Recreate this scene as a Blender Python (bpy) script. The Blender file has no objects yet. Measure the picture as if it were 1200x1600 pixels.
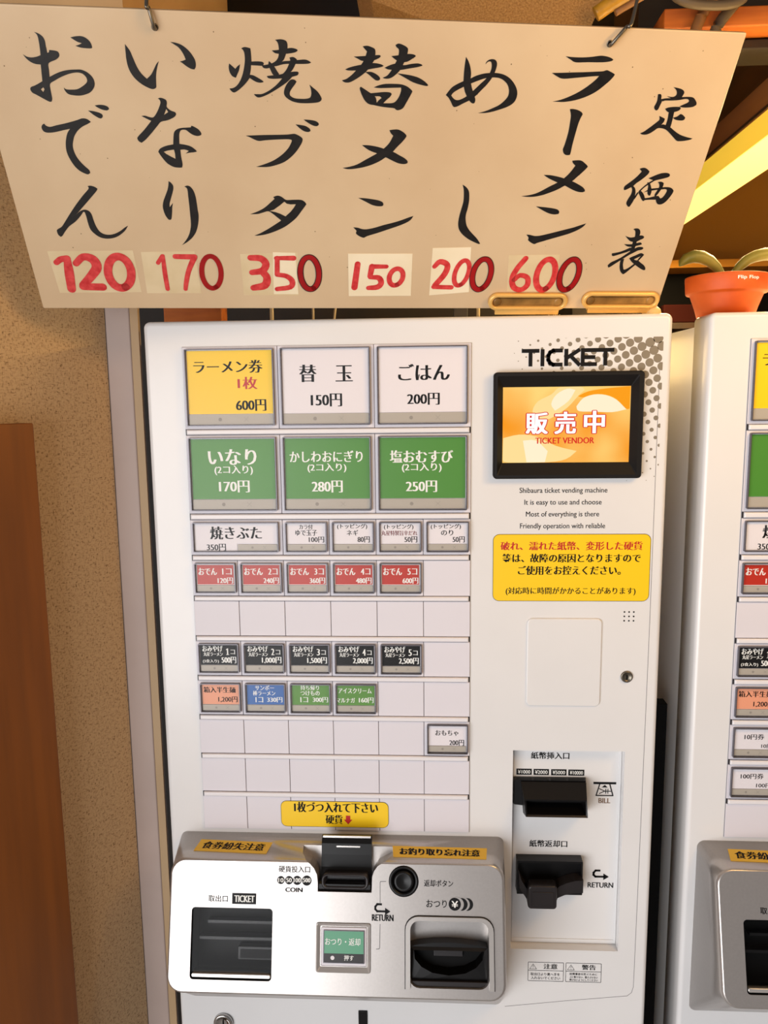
import bpy, bmesh, math, random
from mathutils import Vector, Matrix
from mathutils.geometry import tessellate_polygon
C = bpy.context.scene.collection
S = bpy.context.scene

# ------------------------------------------------------------------ camera, light, exposure
cam = bpy.data.cameras.new('camera'); cam_o = bpy.data.objects.new('camera', cam); C.objects.link(cam_o)
cam_o.location = (0.26285, -0.85647, -0.05482)
cam_o.rotation_euler = (1.4245, 0.01146, 0.05182)
cam.sensor_fit = 'VERTICAL'; cam.sensor_height = 36.0; cam.lens = 27.675
cam.clip_start = 0.01; cam.clip_end = 50
S.camera = cam_o

def lin(c):
    return tuple((v / 12.92 if v <= .04045 else ((v + .055) / 1.055) ** 2.4) for v in [x / 255 for x in c])

w = bpy.data.worlds.new('world'); S.world = w; w.use_nodes = True
bg = w.node_tree.nodes['Background']
bg.inputs[0].default_value = (.98, .97, 1.0, 1); bg.inputs[1].default_value = 0.22

def area(name, loc, target, sx, sy, col, power):
    l = bpy.data.lights.new(name, 'AREA'); l.shape = 'RECTANGLE'; l.size = sx; l.size_y = sy
    l.color = col; l.energy = power
    o = bpy.data.objects.new(name, l); C.objects.link(o); o.location = loc
    o.rotation_euler = (Vector(target) - Vector(loc)).to_track_quat('-Z', 'Y').to_euler()
    return o
# daylight through the shop front behind the viewer, low and to the left
area('shopfront_daylight', (-1.35, -2.6, -0.90), (0.1, 0, -0.5), 2.6, 2.2, (.98, .985, 1.0), 122)
# warm light added above and to the right of the viewer, no lamp seen
area('added_warm_light', (0.88, -0.85, .50), (0.3, 0, 0.05), .5, .3, (1.0, .56, .22), 3.9)
# unseen warm fill added on the right to brighten the end of the board
area('board_end_fill', (0.86, -0.42, 0.20), (0.53, -0.10, 0.20), .08, .25, (1.0, .62, .18), 2.2)
S.view_settings.view_transform = 'Standard'; S.view_settings.look = 'None'
S.view_settings.exposure = -0.20; S.view_settings.gamma = 1.0; S.view_settings.use_curve_mapping = False

GLYPHS=[
 [[[(50.6,242.7),(53.6,241.7),(56.3,239.6),(57.3,236.8),(57.2,232.9),(57.2,228.2),(58.5,228.7),(59.1,230.3),(62.3,230.1),(65.4,229.4),(66.3,227.3),(65.3,225.3),(62.4,223.3),(56.5,220.7),(55.6,215.7),(54.9,210.6),(60.1,213.1),(65.9,215.2),(71.5,216.3),(76.9,216.7),(81.0,216.7),(85.3,215.0),(88.7,211.6),(89.8,207.8),(88.9,204.2),(86.2,200.9),(82.7,198.8),(76.9,197.2),(71.4,197.2),(66.9,198.1),(64.8,200.7),(64.4,202.9),(65.9,201.7),(69.6,201.5),(74.5,201.9),(78.2,203.5),(82.1,206.0),(84.1,208.3),(83.9,211.1),(81.7,213.6),(78.5,214.5),(74.4,214.2),(69.4,212.9),(63.5,210.6),(58.2,207.9),(54.0,205.3),(53.4,200.4),(53.2,194.5),(52.2,192.0),(50.4,191.8),(46.2,194.0),(41.4,196.8),(38.4,198.4),(37.4,200.9),(38.5,202.7),(41.8,203.9),(47.9,207.0),(48.5,207.9),(49.2,213.0),(50.1,219.6),(46.3,219.8),(42.7,221.2),(40.0,223.6),(38.0,226.6),(40.7,225.0),(44.2,224.5),(48.3,225.2),(51.6,226.4),(52.2,231.0),(52.6,236.4),(52.4,240.5)],[(45.8,201.1),(48.1,202.7),(48.7,201.2),(47.2,199.0)]],[[(77.5,239.7),(81.3,240.6),(86.0,240.9),(89.6,239.6),(92.1,237.0),(92.9,233.7),(92.2,232.5),(88.2,232.4),(83.6,232.8),(80.2,233.9),(83.1,234.8),(85.5,235.9),(82.5,236.7),(79.5,238.4)]]],
 [[[(39.3,171.8),(40.7,173.7),(42.1,174.4),(43.1,172.8),(46.4,171.9),(52.2,173.4),(58.9,174.9),(66.4,176.9),(70.6,178.2),(73.9,179.3),(77.0,179.2),(79.2,178.1),(80.7,176.6),(77.8,175.0),(73.4,172.9),(68.8,169.7),(65.1,165.4),(63.1,161.4),(61.6,156.6),(61.8,151.8),(63.2,147.0),(65.6,142.9),(68.6,139.3),(71.3,136.4),(71.7,133.9),(69.7,132.6),(67.3,133.2),(63.3,135.4),(59.9,139.1),(57.1,144.8),(55.6,150.8),(55.8,156.5),(57.2,162.0),(59.5,167.2),(62.3,170.6),(56.9,169.5),(49.4,167.7),(43.7,167.1),(40.7,167.8),(39.4,169.5)]],[[(80.2,185.7),(83.8,185.4),(88.3,184.4),(91.1,182.9),(91.3,181.0),(89.7,179.5),(87.5,180.2),(84.0,182.4)]],[[(86.4,189.8),(90.2,190.4),(94.1,190.2),(97.0,189.0),(97.7,187.3),(95.7,186.1),(91.9,186.7),(88.6,188.2)]]],
 [[[(67.0,122.2),(69.7,122.6),(72.9,121.7),(75.2,120.0),(73.8,117.8),(68.6,112.5),(62.3,106.3),(55.9,100.0),(51.1,95.4),(55.7,99.1),(59.9,100.7),(63.5,99.6),(65.4,96.5),(66.1,91.1),(67.1,85.7),(69.2,80.6),(72.6,77.8),(77.2,77.0),(82.6,78.0),(88.4,80.8),(92.9,84.1),(96.2,86.0),(92.8,81.3),(87.7,77.1),(82.0,74.2),(75.6,73.2),(69.7,74.1),(65.1,77.3),(61.7,81.9),(60.7,87.9),(60.4,93.8),(59.8,98.3),(58.6,98.7),(55.2,94.6),(49.4,89.1),(43.3,84.9),(38.4,79.8),(35.1,75.6),(33.3,74.6),(31.6,76.5),(31.1,80.2),(32.3,82.0),(36.4,84.4),(41.0,89.9),(46.8,97.2),(53.6,105.3),(61.3,113.7),(67.5,119.9)]]],
 [[[(119.0,236.3),(122.0,231.8),(123.6,226.8),(125.9,219.8),(128.7,215.0),(132.4,211.4),(136.4,214.8),(139.6,219.5),(141.8,222.8),(143.9,224.8),(142.2,220.9),(140.3,215.0),(139.4,208.3),(138.9,205.0),(136.2,203.7),(132.8,204.5),(127.5,207.3),(122.5,211.8),(119.3,217.6),(118.3,224.0),(118.5,230.4)]],[[(154.8,239.0),(159.3,238.5),(163.9,236.9),(168.4,233.5),(171.5,229.5),(173.2,225.7),(173.1,221.8),(171.8,219.5),(169.3,219.8),(165.6,221.7),(162.4,224.1),(160.7,225.1),(163.3,225.7),(165.6,226.6),(164.2,230.5),(161.3,234.9),(157.7,237.3)]]],
 [[[(138.9,196.4),(141.0,197.2),(143.8,196.6),(145.8,195.3),(146.0,192.9),(145.5,190.1),(148.4,187.4),(151.9,186.1),(152.6,184.4),(150.7,182.2),(145.2,179.6),(139.1,178.1),(135.7,174.8),(130.4,169.3),(124.3,163.4),(120.2,160.5),(118.0,161.8),(117.2,164.3),(118.9,166.5),(124.1,171.3),(131.1,178.7),(128.3,179.9),(125.6,181.3),(123.5,182.4),(126.6,182.7),(130.1,181.7),(133.4,181.7),(136.9,185.8),(139.7,190.7),(140.9,193.8),(140.1,195.9)],[(144.9,188.6),(146.2,186.1),(142.4,183.7)]],[[(164.3,175.6),(166.8,174.6),(170.2,172.4),(172.0,169.5),(171.3,167.9),(168.2,167.2),(164.5,168.2),(161.8,170.0),(159.0,172.0),(155.2,171.7),(153.4,169.1),(152.7,164.7),(152.3,160.3),(156.8,159.7),(161.9,158.3),(165.4,155.7),(166.6,154.1),(164.4,153.5),(159.8,152.9),(156.7,152.2),(159.6,154.5),(156.3,155.6),(152.5,155.3),(152.5,149.1),(152.9,143.1),(152.1,140.1),(149.0,139.9),(144.5,140.6),(139.6,143.6),(135.7,148.8),(133.3,153.2),(135.2,155.9),(140.0,158.2),(147.0,159.8),(147.9,165.3),(149.0,169.7),(151.6,172.3),(155.5,173.5),(160.0,173.9),(163.7,174.2)],[(137.9,153.3),(141.8,154.5),(147.1,155.4),(147.5,152.0),(147.4,147.5),(143.4,149.5),(139.9,151.5)]]],
 [[[(138.7,127.8),(140.4,126.6),(142.0,124.3),(142.1,121.4),(140.9,117.5),(139.1,113.1),(137.0,107.6),(136.5,103.9),(138.2,105.9),(139.9,107.9),(138.8,103.7),(138.0,98.7),(136.7,93.1),(135.4,92.0),(133.8,92.6),(131.8,96.1),(130.7,100.6),(130.5,105.1),(131.7,109.5),(134.1,114.5),(136.7,119.8),(138.1,124.2)]],[[(152.2,123.1),(153.8,123.9),(155.7,124.0),(157.9,122.6),(159.9,119.2),(161.0,114.4),(161.4,109.0),(161.6,102.5),(161.9,97.0),(161.2,91.4),(159.8,85.7),(157.7,80.5),(153.9,75.2),(149.0,70.9),(143.1,67.3),(147.1,71.7),(150.7,77.2),(152.9,83.0),(154.0,88.7),(154.3,97.4),(154.5,105.4),(154.5,113.8),(154.4,121.1)]]],
 [[[(200.4,224.8),(202.3,223.2),(205.1,220.9),(207.1,223.0),(209.2,224.4),(208.0,220.0),(206.2,216.5),(205.0,214.2),(202.1,215.4),(200.3,218.4),(199.8,221.8)]],[[(211.0,236.2),(214.0,237.2),(218.3,236.4),(218.6,233.0),(218.6,226.7),(223.2,227.0),(227.3,226.8),(228.7,225.7),(227.5,223.9),(223.1,223.9),(218.1,224.0),(217.6,220.3),(216.7,216.8),(219.6,216.4),(224.0,214.3),(227.3,212.3),(227.5,211.5),(224.6,211.0),(220.9,211.8),(216.4,214.4),(213.3,210.6),(208.5,206.3),(204.5,203.5),(202.2,202.9),(200.1,204.3),(199.2,205.9),(201.7,206.2),(204.4,207.5),(207.3,210.4),(209.8,214.6),(211.6,219.4),(213.2,226.2),(213.4,231.5),(212.7,234.5)]],[[(238.5,243.1),(243.1,243.7),(247.1,242.8),(248.4,240.5),(248.2,236.6),(246.8,232.6),(244.8,228.5),(241.0,226.0),(235.6,223.2),(230.4,221.9),(227.8,222.6),(227.1,224.1),(230.5,224.7),(235.0,225.8),(238.8,228.0),(240.8,231.0),(241.4,235.7),(241.1,239.6),(240.1,241.9)]],[[(235.6,235.4),(239.9,235.8),(245.8,236.8),(251.7,237.7),(255.8,236.9),(256.7,235.8),(254.6,234.6),(250.1,233.6),(244.2,233.1),(239.0,233.3),(237.2,234.1)]],[[(234.9,223.8),(239.5,226.0),(244.8,227.7),(250.0,228.2),(256.7,229.0),(262.7,229.5),(265.6,228.6),(267.5,227.5),(265.2,226.5),(258.9,226.1),(251.4,226.0),(244.7,225.5),(238.7,223.9)]],[[(232.9,227.5),(235.0,225.8),(237.2,223.5),(239.3,220.2),(241.0,217.9),(238.4,216.4),(235.8,217.4),(234.0,220.7),(232.4,224.8)]],[[(249.7,230.6),(253.0,231.1),(255.8,229.5),(254.8,226.4),(252.8,222.6),(250.5,219.9),(245.1,215.6),(240.6,216.1),(244.4,218.7),(247.2,221.8),(249.2,225.6),(250.4,228.7)]],[[(230.6,216.2),(234.6,216.8),(240.6,217.5),(245.2,218.7),(250.5,219.9),(255.8,220.3),(257.1,219.4),(256.1,217.6),(252.6,216.5),(248.1,215.3),(242.0,214.7),(236.0,214.3),(231.9,214.7)]],[[(245.2,217.6),(251.9,217.8),(251.1,215.7),(246.5,211.5),(240.3,207.5),(234.0,203.8),(227.8,200.8),(223.2,199.5),(220.6,200.4),(219.1,202.1),(222.6,202.1),(226.4,202.5),(232.6,205.5),(238.9,210.2),(243.6,215.2)]],[[(250.3,214.0),(253.3,214.1),(255.2,212.7),(253.6,210.3),(250.9,207.0),(249.3,204.2),(249.6,201.7),(253.0,199.8),(257.6,199.4),(263.0,199.6),(266.5,200.7),(267.5,203.6),(267.1,207.5),(266.0,210.6),(269.2,208.2),(273.0,205.2),(275.7,201.3),(276.1,199.2),(274.1,197.3),(269.1,196.4),(262.1,196.0),(256.0,196.2),(250.6,197.5),(246.1,200.2),(244.4,203.3),(245.2,207.2),(247.2,210.8)]]],
 [[[(210.0,168.4),(216.9,168.8),(226.4,169.3),(237.3,169.7),(246.1,170.1),(249.0,170.5),(252.7,170.8),(256.3,169.4),(259.2,167.3),(259.2,164.8),(257.6,161.5),(253.8,156.1),(249.2,151.3),(243.1,146.8),(236.3,144.0),(228.7,142.1),(222.7,141.8),(217.5,141.9),(222.8,143.6),(229.6,146.1),(235.7,149.2),(241.9,153.7),(246.5,158.4),(248.8,162.1),(250.0,164.9),(248.9,166.0),(243.0,166.1),(232.7,165.4),(226.1,164.8),(221.0,164.2),(216.7,165.6),(213.2,167.3)]],[[(253.6,178.7),(258.0,178.3),(262.3,177.5),(265.6,175.5),(266.5,173.6),(264.5,172.6),(260.8,173.3),(257.2,175.5)]],[[(260.6,182.8),(265.3,182.7),(270.4,182.0),(273.2,180.5),(273.7,178.8),(271.8,177.6),(268.2,178.3),(263.8,180.6)]]],
 [[[(231.5,114.8),(235.2,116.2),(239.0,115.3),(243.1,112.4),(248.9,112.5),(256.7,112.6),(260.2,110.9),(261.9,108.5),(260.5,106.5),(257.3,102.1),(252.4,95.6),(246.8,90.6),(240.3,86.0),(231.4,81.8),(222.5,78.8),(215.3,77.6),(212.1,77.6),(217.8,80.0),(225.2,84.2),(231.7,88.4),(238.0,92.7),(234.3,95.8),(230.6,98.9),(226.4,101.4),(222.0,100.3),(216.5,98.7),(209.5,98.4),(216.7,101.2),(223.1,104.8),(228.7,109.6),(232.7,113.2)],[(241.5,110.6),(243.8,108.8),(247.3,108.2),(252.2,108.4),(250.3,105.2),(247.1,101.2),(242.2,96.7),(237.6,99.0),(233.0,100.7),(227.6,101.7),(231.5,102.9),(237.1,107.0)]]],
 [[[(310.0,240.6),(313.5,241.2),(317.4,240.3),(320.3,238.7),(320.7,234.7),(320.0,230.8),(318.3,228.2),(316.3,225.0),(313.2,221.6),(309.3,218.6),(304.4,215.5),(300.1,213.4),(296.5,213.1),(294.3,213.9),(293.4,214.7),(297.2,216.0),(301.4,219.0),(304.9,222.4),(308.4,226.0),(311.1,229.9),(312.7,233.8),(313.7,237.0),(311.8,238.8)]],[[(302.8,232.9),(308.1,233.3),(313.8,233.8),(320.9,234.5),(324.4,234.6),(325.3,233.7),(323.8,232.4),(320.3,230.8),(315.4,230.1),(309.7,230.0),(306.8,231.2)]],[[(295.9,223.1),(299.8,224.8),(306.9,226.6),(314.0,227.8),(319.7,228.6),(325.5,227.9),(328.2,226.7),(325.6,225.6),(319.2,224.4),(312.8,223.2),(304.9,222.5),(298.5,222.4)]],[[(312.8,221.6),(317.1,221.9),(320.8,220.9),(324.5,218.7),(325.7,216.8),(324.7,215.6),(322.1,215.5),(318.8,217.6),(315.8,219.8)]],[[(337.1,242.4),(339.5,243.6),(343.2,242.8),(347.4,240.5),(347.5,236.7),(346.7,232.9),(344.8,229.0),(343.0,225.1),(340.3,221.8),(336.1,218.4),(332.6,217.1),(328.9,217.2),(328.0,217.8),(331.7,219.6),(335.1,223.9),(337.0,227.5),(338.9,231.1),(340.0,234.6),(340.3,237.8),(339.8,239.7),(338.0,240.9)]],[[(334.1,234.2),(339.4,234.9),(346.5,236.1),(351.5,236.2),(354.3,235.4),(354.5,234.4),(351.8,232.7),(347.6,230.4),(342.6,229.9),(338.9,231.1),(336.3,232.6)]],[[(328.9,225.3),(334.1,227.7),(339.8,228.9),(344.9,227.7),(351.4,228.9),(357.1,229.4),(360.4,228.5),(360.7,227.7),(355.9,226.4),(349.5,225.3),(343.0,224.1),(337.2,224.0),(332.2,224.1)]],[[(339.9,221.4),(345.4,220.9),(352.0,220.1),(358.8,218.4),(364.2,215.5),(367.2,213.0),(365.9,212.3),(360.7,213.1),(353.9,214.9),(347.1,218.0)]],[[(308.6,208.7),(309.5,210.2),(312.6,208.5),(317.1,205.9),(320.8,204.0),(322.8,201.4),(323.3,198.0),(321.2,196.2),(316.7,196.8),(313.3,199.4),(310.6,203.7)]],[[(320.6,210.0),(324.9,211.8),(330.6,213.0),(337.9,213.2),(343.8,213.0),(349.0,211.5),(352.9,208.9),(353.9,207.6),(351.9,203.5),(349.3,198.6),(346.6,194.1),(342.6,192.4),(340.3,193.0),(339.1,193.9),(333.1,194.4),(327.2,195.0),(320.4,196.2),(317.4,197.1),(322.6,198.3),(328.5,197.8),(336.7,198.0),(340.3,199.8),(342.9,203.9),(344.1,208.0),(344.0,210.5),(338.1,210.2),(330.8,209.8),(325.0,209.6)]],[[(317.8,205.3),(323.7,206.0),(329.5,206.6),(334.7,206.4),(336.2,205.1),(334.9,203.0),(331.4,199.9),(328.5,197.4),(323.3,197.3),(325.4,200.1),(327.6,201.8),(326.0,203.1),(321.6,203.2)]]],
 [[[(336.0,175.8),(339.7,176.4),(344.0,176.4),(348.4,174.4),(351.3,171.8),(350.9,169.8),(347.6,165.6),(343.5,161.4),(339.5,156.8),(333.9,152.5),(328.3,148.8),(321.1,145.5),(313.2,143.1),(305.2,141.7),(299.4,141.4),(295.1,142.4),(300.8,143.4),(308.0,145.6),(315.1,149.6),(322.2,153.6),(327.9,156.9),(332.7,160.8),(336.8,165.4),(339.6,171.2),(337.4,173.2)]],[[(312.1,162.6),(317.5,162.6),(324.7,161.7),(332.0,159.9),(340.1,157.5),(346.2,154.5),(351.5,151.8),(354.2,149.3),(354.0,147.6),(351.1,146.8),(345.9,147.4),(339.9,149.8),(333.9,152.5),(326.5,155.5),(318.4,158.4)]]],
 [[[(310.3,115.2),(316.4,115.0),(324.0,114.1),(330.0,113.0),(333.5,111.2),(334.2,108.9),(333.0,107.8),(328.8,107.6),(323.4,108.8),(318.0,111.4)]],[[(306.3,86.8),(310.5,86.5),(314.4,85.3),(319.1,85.0),(326.7,86.6),(335.8,89.5),(345.0,92.0),(352.5,94.5),(358.5,96.9),(363.6,98.7),(361.0,94.6),(355.9,91.3),(348.3,88.1),(339.2,84.8),(330.1,81.5),(320.1,78.2),(316.7,76.5),(312.3,78.1),(309.2,80.6),(309.5,83.3),(307.9,85.2)]]],
 [[[(397.2,235.5),(399.5,232.5),(401.7,228.3),(403.1,223.2),(403.3,218.6),(404.5,214.0),(406.5,209.3),(408.3,205.8),(409.7,202.2),(409.1,199.8),(407.5,199.5),(404.9,201.2),(401.8,205.0),(399.2,209.7),(397.6,215.0),(397.0,221.9),(396.9,227.6),(397.0,232.2)]],[[(414.6,230.3),(415.2,232.4),(417.3,234.0),(420.1,234.5),(422.8,233.8),(424.4,231.3),(424.3,227.9),(423.3,223.8),(421.6,220.0),(418.1,214.9),(414.2,210.7),(409.6,205.8),(404.8,202.1),(399.2,199.3),(394.9,197.0),(392.0,196.2),(390.2,197.2),(388.2,200.5),(385.8,203.7),(388.0,205.3),(390.9,202.6),(394.3,201.8),(398.7,203.4),(402.9,206.2),(407.0,209.9),(412.2,215.1),(416.8,219.6),(419.4,224.3),(420.2,228.3),(419.5,231.7),(418.1,232.7),(416.2,232.2)]],[[(383.3,205.6),(384.7,207.8),(387.9,211.8),(392.1,214.5),(397.0,216.8),(402.6,218.9),(407.4,221.3),(413.7,223.2),(420.1,224.0),(425.9,224.0),(431.9,222.9),(437.6,220.1),(442.4,215.6),(445.3,210.9),(446.0,206.2),(444.2,201.3),(439.4,197.8),(432.4,195.2),(426.0,193.2),(419.5,192.0),(413.5,191.9),(419.3,193.4),(425.6,196.0),(431.2,198.8),(435.3,202.3),(438.0,206.0),(438.3,210.2),(436.6,214.6),(433.5,217.7),(429.2,219.9),(423.8,220.6),(416.8,219.9),(410.5,217.9),(404.3,215.4),(398.2,212.6),(392.7,209.8),(389.3,207.4),(387.7,204.7),(386.9,202.8)]]],
 [[[(407.6,129.1),(409.9,127.8),(412.4,125.8),(414.4,122.7),(415.3,118.6),(415.7,113.2),(415.3,106.7),(414.4,101.0),(414.6,96.3),(416.3,90.1),(419.5,85.4),(423.9,81.0),(428.4,76.7),(432.3,71.7),(431.0,71.2),(427.0,72.7),(420.8,75.6),(415.0,79.5),(410.7,83.8),(408.4,88.6),(407.8,93.9),(408.2,100.0),(409.3,106.6),(410.3,113.1),(409.9,119.9),(409.0,125.3)]]],
 [[[(482.7,238.5),(489.1,238.1),(497.3,238.1),(504.8,238.7),(510.3,239.5),(514.0,239.9),(518.5,239.5),(522.6,238.5),(525.0,237.2),(523.6,236.1),(519.0,235.2),(512.7,234.8),(502.6,234.6),(492.5,234.2),(487.7,236.1)]],[[(473.5,225.5),(481.1,225.8),(491.8,226.4),(501.9,226.9),(512.0,227.6),(518.3,228.1),(521.3,229.0),(524.7,228.0),(528.8,226.2),(529.1,225.1),(526.5,221.3),(522.4,217.2),(517.6,213.0),(511.9,209.4),(504.8,206.3),(496.8,204.0),(488.6,202.8),(482.8,202.8),(478.5,202.8),(485.0,204.3),(491.7,206.8),(498.7,210.2),(504.9,214.1),(509.8,218.0),(513.5,221.5),(515.7,224.3),(509.1,223.8),(500.9,222.9),(492.8,222.0),(485.9,221.3),(481.9,221.6),(477.7,223.3)]]],
 [[[(495.7,197.1),(498.4,197.3),(503.2,196.5),(506.9,194.8),(508.3,193.0),(507.5,190.9),(506.3,186.0),(505.7,179.9),(505.2,173.1),(504.8,166.1),(504.7,159.1),(503.6,157.8),(500.5,157.9),(498.1,159.6),(496.8,162.8),(497.4,166.0),(498.1,171.7),(498.6,178.5),(498.3,185.8),(497.8,191.9)]]],
 [[[(507.9,152.8),(512.0,153.3),(516.4,153.1),(520.6,150.7),(523.7,148.2),(523.5,146.7),(520.1,142.5),(516.1,138.3),(512.1,134.1),(505.6,129.7),(499.5,126.0),(493.2,123.2),(486.2,120.6),(478.4,118.9),(471.6,118.6),(465.4,119.2),(472.0,120.1),(479.1,122.0),(485.3,125.2),(491.4,128.9),(497.6,132.3),(503.5,136.6),(508.4,142.3),(511.9,148.5),(509.3,150.5)]],[[(483.4,139.4),(489.3,139.3),(495.7,138.4),(502.8,136.8),(511.4,134.3),(517.7,131.7),(523.4,128.8),(526.1,126.4),(526.6,124.6),(523.9,123.8),(518.7,124.5),(512.5,126.8),(505.5,130.0),(497.4,132.9),(489.4,136.1)]]],
 [[[(481.8,109.6),(487.9,109.1),(495.0,108.4),(501.6,107.4),(504.8,106.0),(505.9,104.1),(505.5,102.5),(501.5,101.9),(495.5,103.0),(488.5,106.1)]],[[(477.4,81.3),(481.1,81.1),(485.9,80.0),(491.0,80.3),(498.5,82.1),(507.1,84.5),(515.7,86.9),(523.0,88.9),(529.6,91.3),(535.5,93.4),(533.2,90.0),(528.2,86.4),(521.1,83.0),(513.2,80.3),(504.6,77.6),(496.0,74.8),(489.9,72.8),(487.2,71.6),(483.2,73.4),(480.2,75.7),(480.3,78.0),(478.8,80.0)]]],
 [[[(585.2,217.3),(588.7,216.9),(592.7,216.1),(595.4,214.8),(596.6,213.1),(596.1,211.0),(595.4,209.0),(591.5,208.5),(587.1,208.3),(583.7,209.0),(581.7,209.9),(584.6,209.5),(587.8,209.6),(589.6,210.8),(589.9,212.5),(588.9,214.6),(587.4,216.0)]],[[(572.9,211.3),(575.3,211.4),(576.5,210.0),(577.0,207.6),(578.2,205.7),(577.6,202.3),(576.7,198.8),(575.4,197.9),(573.7,198.8),(572.5,200.9),(573.2,203.1),(573.7,206.1),(573.3,208.9)]],[[(577.1,207.4),(581.7,208.2),(589.2,208.6),(595.5,209.5),(601.4,209.9),(605.9,209.5),(608.8,207.5),(610.8,205.1),(611.0,203.4),(608.5,201.8),(603.8,201.1),(598.8,201.1),(595.8,201.8),(598.6,203.3),(602.0,204.9),(603.4,206.3),(602.1,207.8),(599.2,208.1),(594.1,207.1),(587.2,206.5),(581.2,206.3),(578.8,205.5)]],[[(583.1,199.6),(586.3,200.8),(591.6,201.4),(596.5,201.3),(597.6,199.9),(596.4,198.4),(592.4,197.0),(587.6,196.7),(585.0,197.8)]],[[(587.4,197.1),(592.4,197.0),(592.8,192.3),(593.0,188.3),(592.9,184.3),(591.6,182.3),(588.1,182.7),(588.0,185.7),(588.2,190.2),(587.8,194.2)]],[[(592.8,192.3),(596.4,193.4),(598.1,194.9),(599.3,195.5),(601.8,194.5),(604.3,192.6),(603.9,190.8),(601.9,190.1),(598.5,190.2),(595.0,190.9)]],[[(579.6,193.5),(582.9,192.3),(585.5,191.2),(585.5,189.2),(584.7,187.4),(583.7,186.1),(585.8,186.4),(588.9,185.5),(592.6,184.3),(598.2,180.9),(604.3,177.9),(611.1,176.0),(617.2,174.9),(615.3,173.8),(610.5,172.7),(606.1,172.3),(602.9,172.5),(598.9,175.3),(593.0,179.7),(588.8,182.2),(584.6,183.1),(581.3,183.0),(578.6,180.9),(575.4,178.6),(571.9,177.3),(568.0,177.4),(565.9,178.4),(568.9,179.7),(572.5,182.6),(576.1,185.7),(579.1,188.5),(580.7,190.5)]]],
 [[[(574.7,146.6),(576.5,147.4),(579.1,147.7),(582.0,146.7),(585.0,144.6),(584.8,142.6),(582.5,139.6),(578.8,136.0),(575.0,132.9),(573.0,130.3),(570.3,128.8),(567.6,127.2),(565.4,126.4),(564.5,127.7),(564.6,130.2),(567.5,133.0),(571.3,136.4),(574.5,139.9),(577.5,144.2),(576.0,145.6)]],[[(570.9,130.3),(573.0,130.4),(575.1,128.8),(576.7,125.8),(577.4,121.7),(577.4,117.1),(576.2,113.4),(575.1,110.7),(573.6,110.5),(571.3,112.8),(570.7,114.9),(571.6,118.5),(573.1,122.7),(573.1,126.3),(572.3,128.3)]],[[(577.3,120.2),(578.1,122.8),(579.1,124.8),(580.2,124.1),(578.9,120.2),(577.7,117.6)]],[[(585.9,138.1),(589.3,139.7),(593.5,141.7),(597.8,143.1),(602.5,143.4),(605.4,142.5),(606.4,141.0),(605.3,139.5),(600.9,138.1),(596.5,137.0),(593.1,136.0),(590.5,134.2),(587.0,131.6),(583.7,128.5),(581.8,125.9),(580.1,126.1),(583.2,130.0),(586.9,133.6),(590.9,136.4),(587.3,137.6)]],[[(579.9,124.8),(580.6,126.4),(583.0,125.4),(586.0,122.4),(588.1,118.8),(588.2,116.7),(587.0,116.3),(585.2,117.7),(582.7,120.8)]],[[(585.8,134.3),(588.5,133.6),(590.9,130.1),(592.7,126.1),(592.6,121.9),(591.4,121.4),(589.4,123.4),(588.4,127.0),(587.7,131.1)]],[[(596.2,134.5),(598.7,135.1),(601.6,134.4),(602.7,132.9),(602.5,129.8),(600.7,125.2),(599.4,122.6),(597.9,120.5),(596.7,122.5),(598.1,126.7),(599.1,130.3),(597.9,133.3)]],[[(584.9,124.4),(588.4,127.0),(592.2,128.4),(597.4,129.0),(602.5,129.8),(607.2,130.1),(611.2,129.4),(614.2,127.2),(614.5,124.9),(612.9,120.7),(610.1,116.0),(607.0,113.6),(604.2,113.2),(602.0,114.0),(599.8,116.9),(598.9,120.5),(600.8,121.6),(603.7,119.0),(605.9,120.6),(607.5,124.2),(607.8,126.8),(606.2,128.1),(602.1,127.8),(596.9,127.2),(591.8,126.3),(587.8,125.5)]],[[(587.0,119.0),(591.7,119.6),(595.6,120.7),(599.7,121.5),(602.1,120.5),(601.8,118.2),(598.7,117.8),(593.3,117.7),(588.1,117.2)]]],
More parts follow.
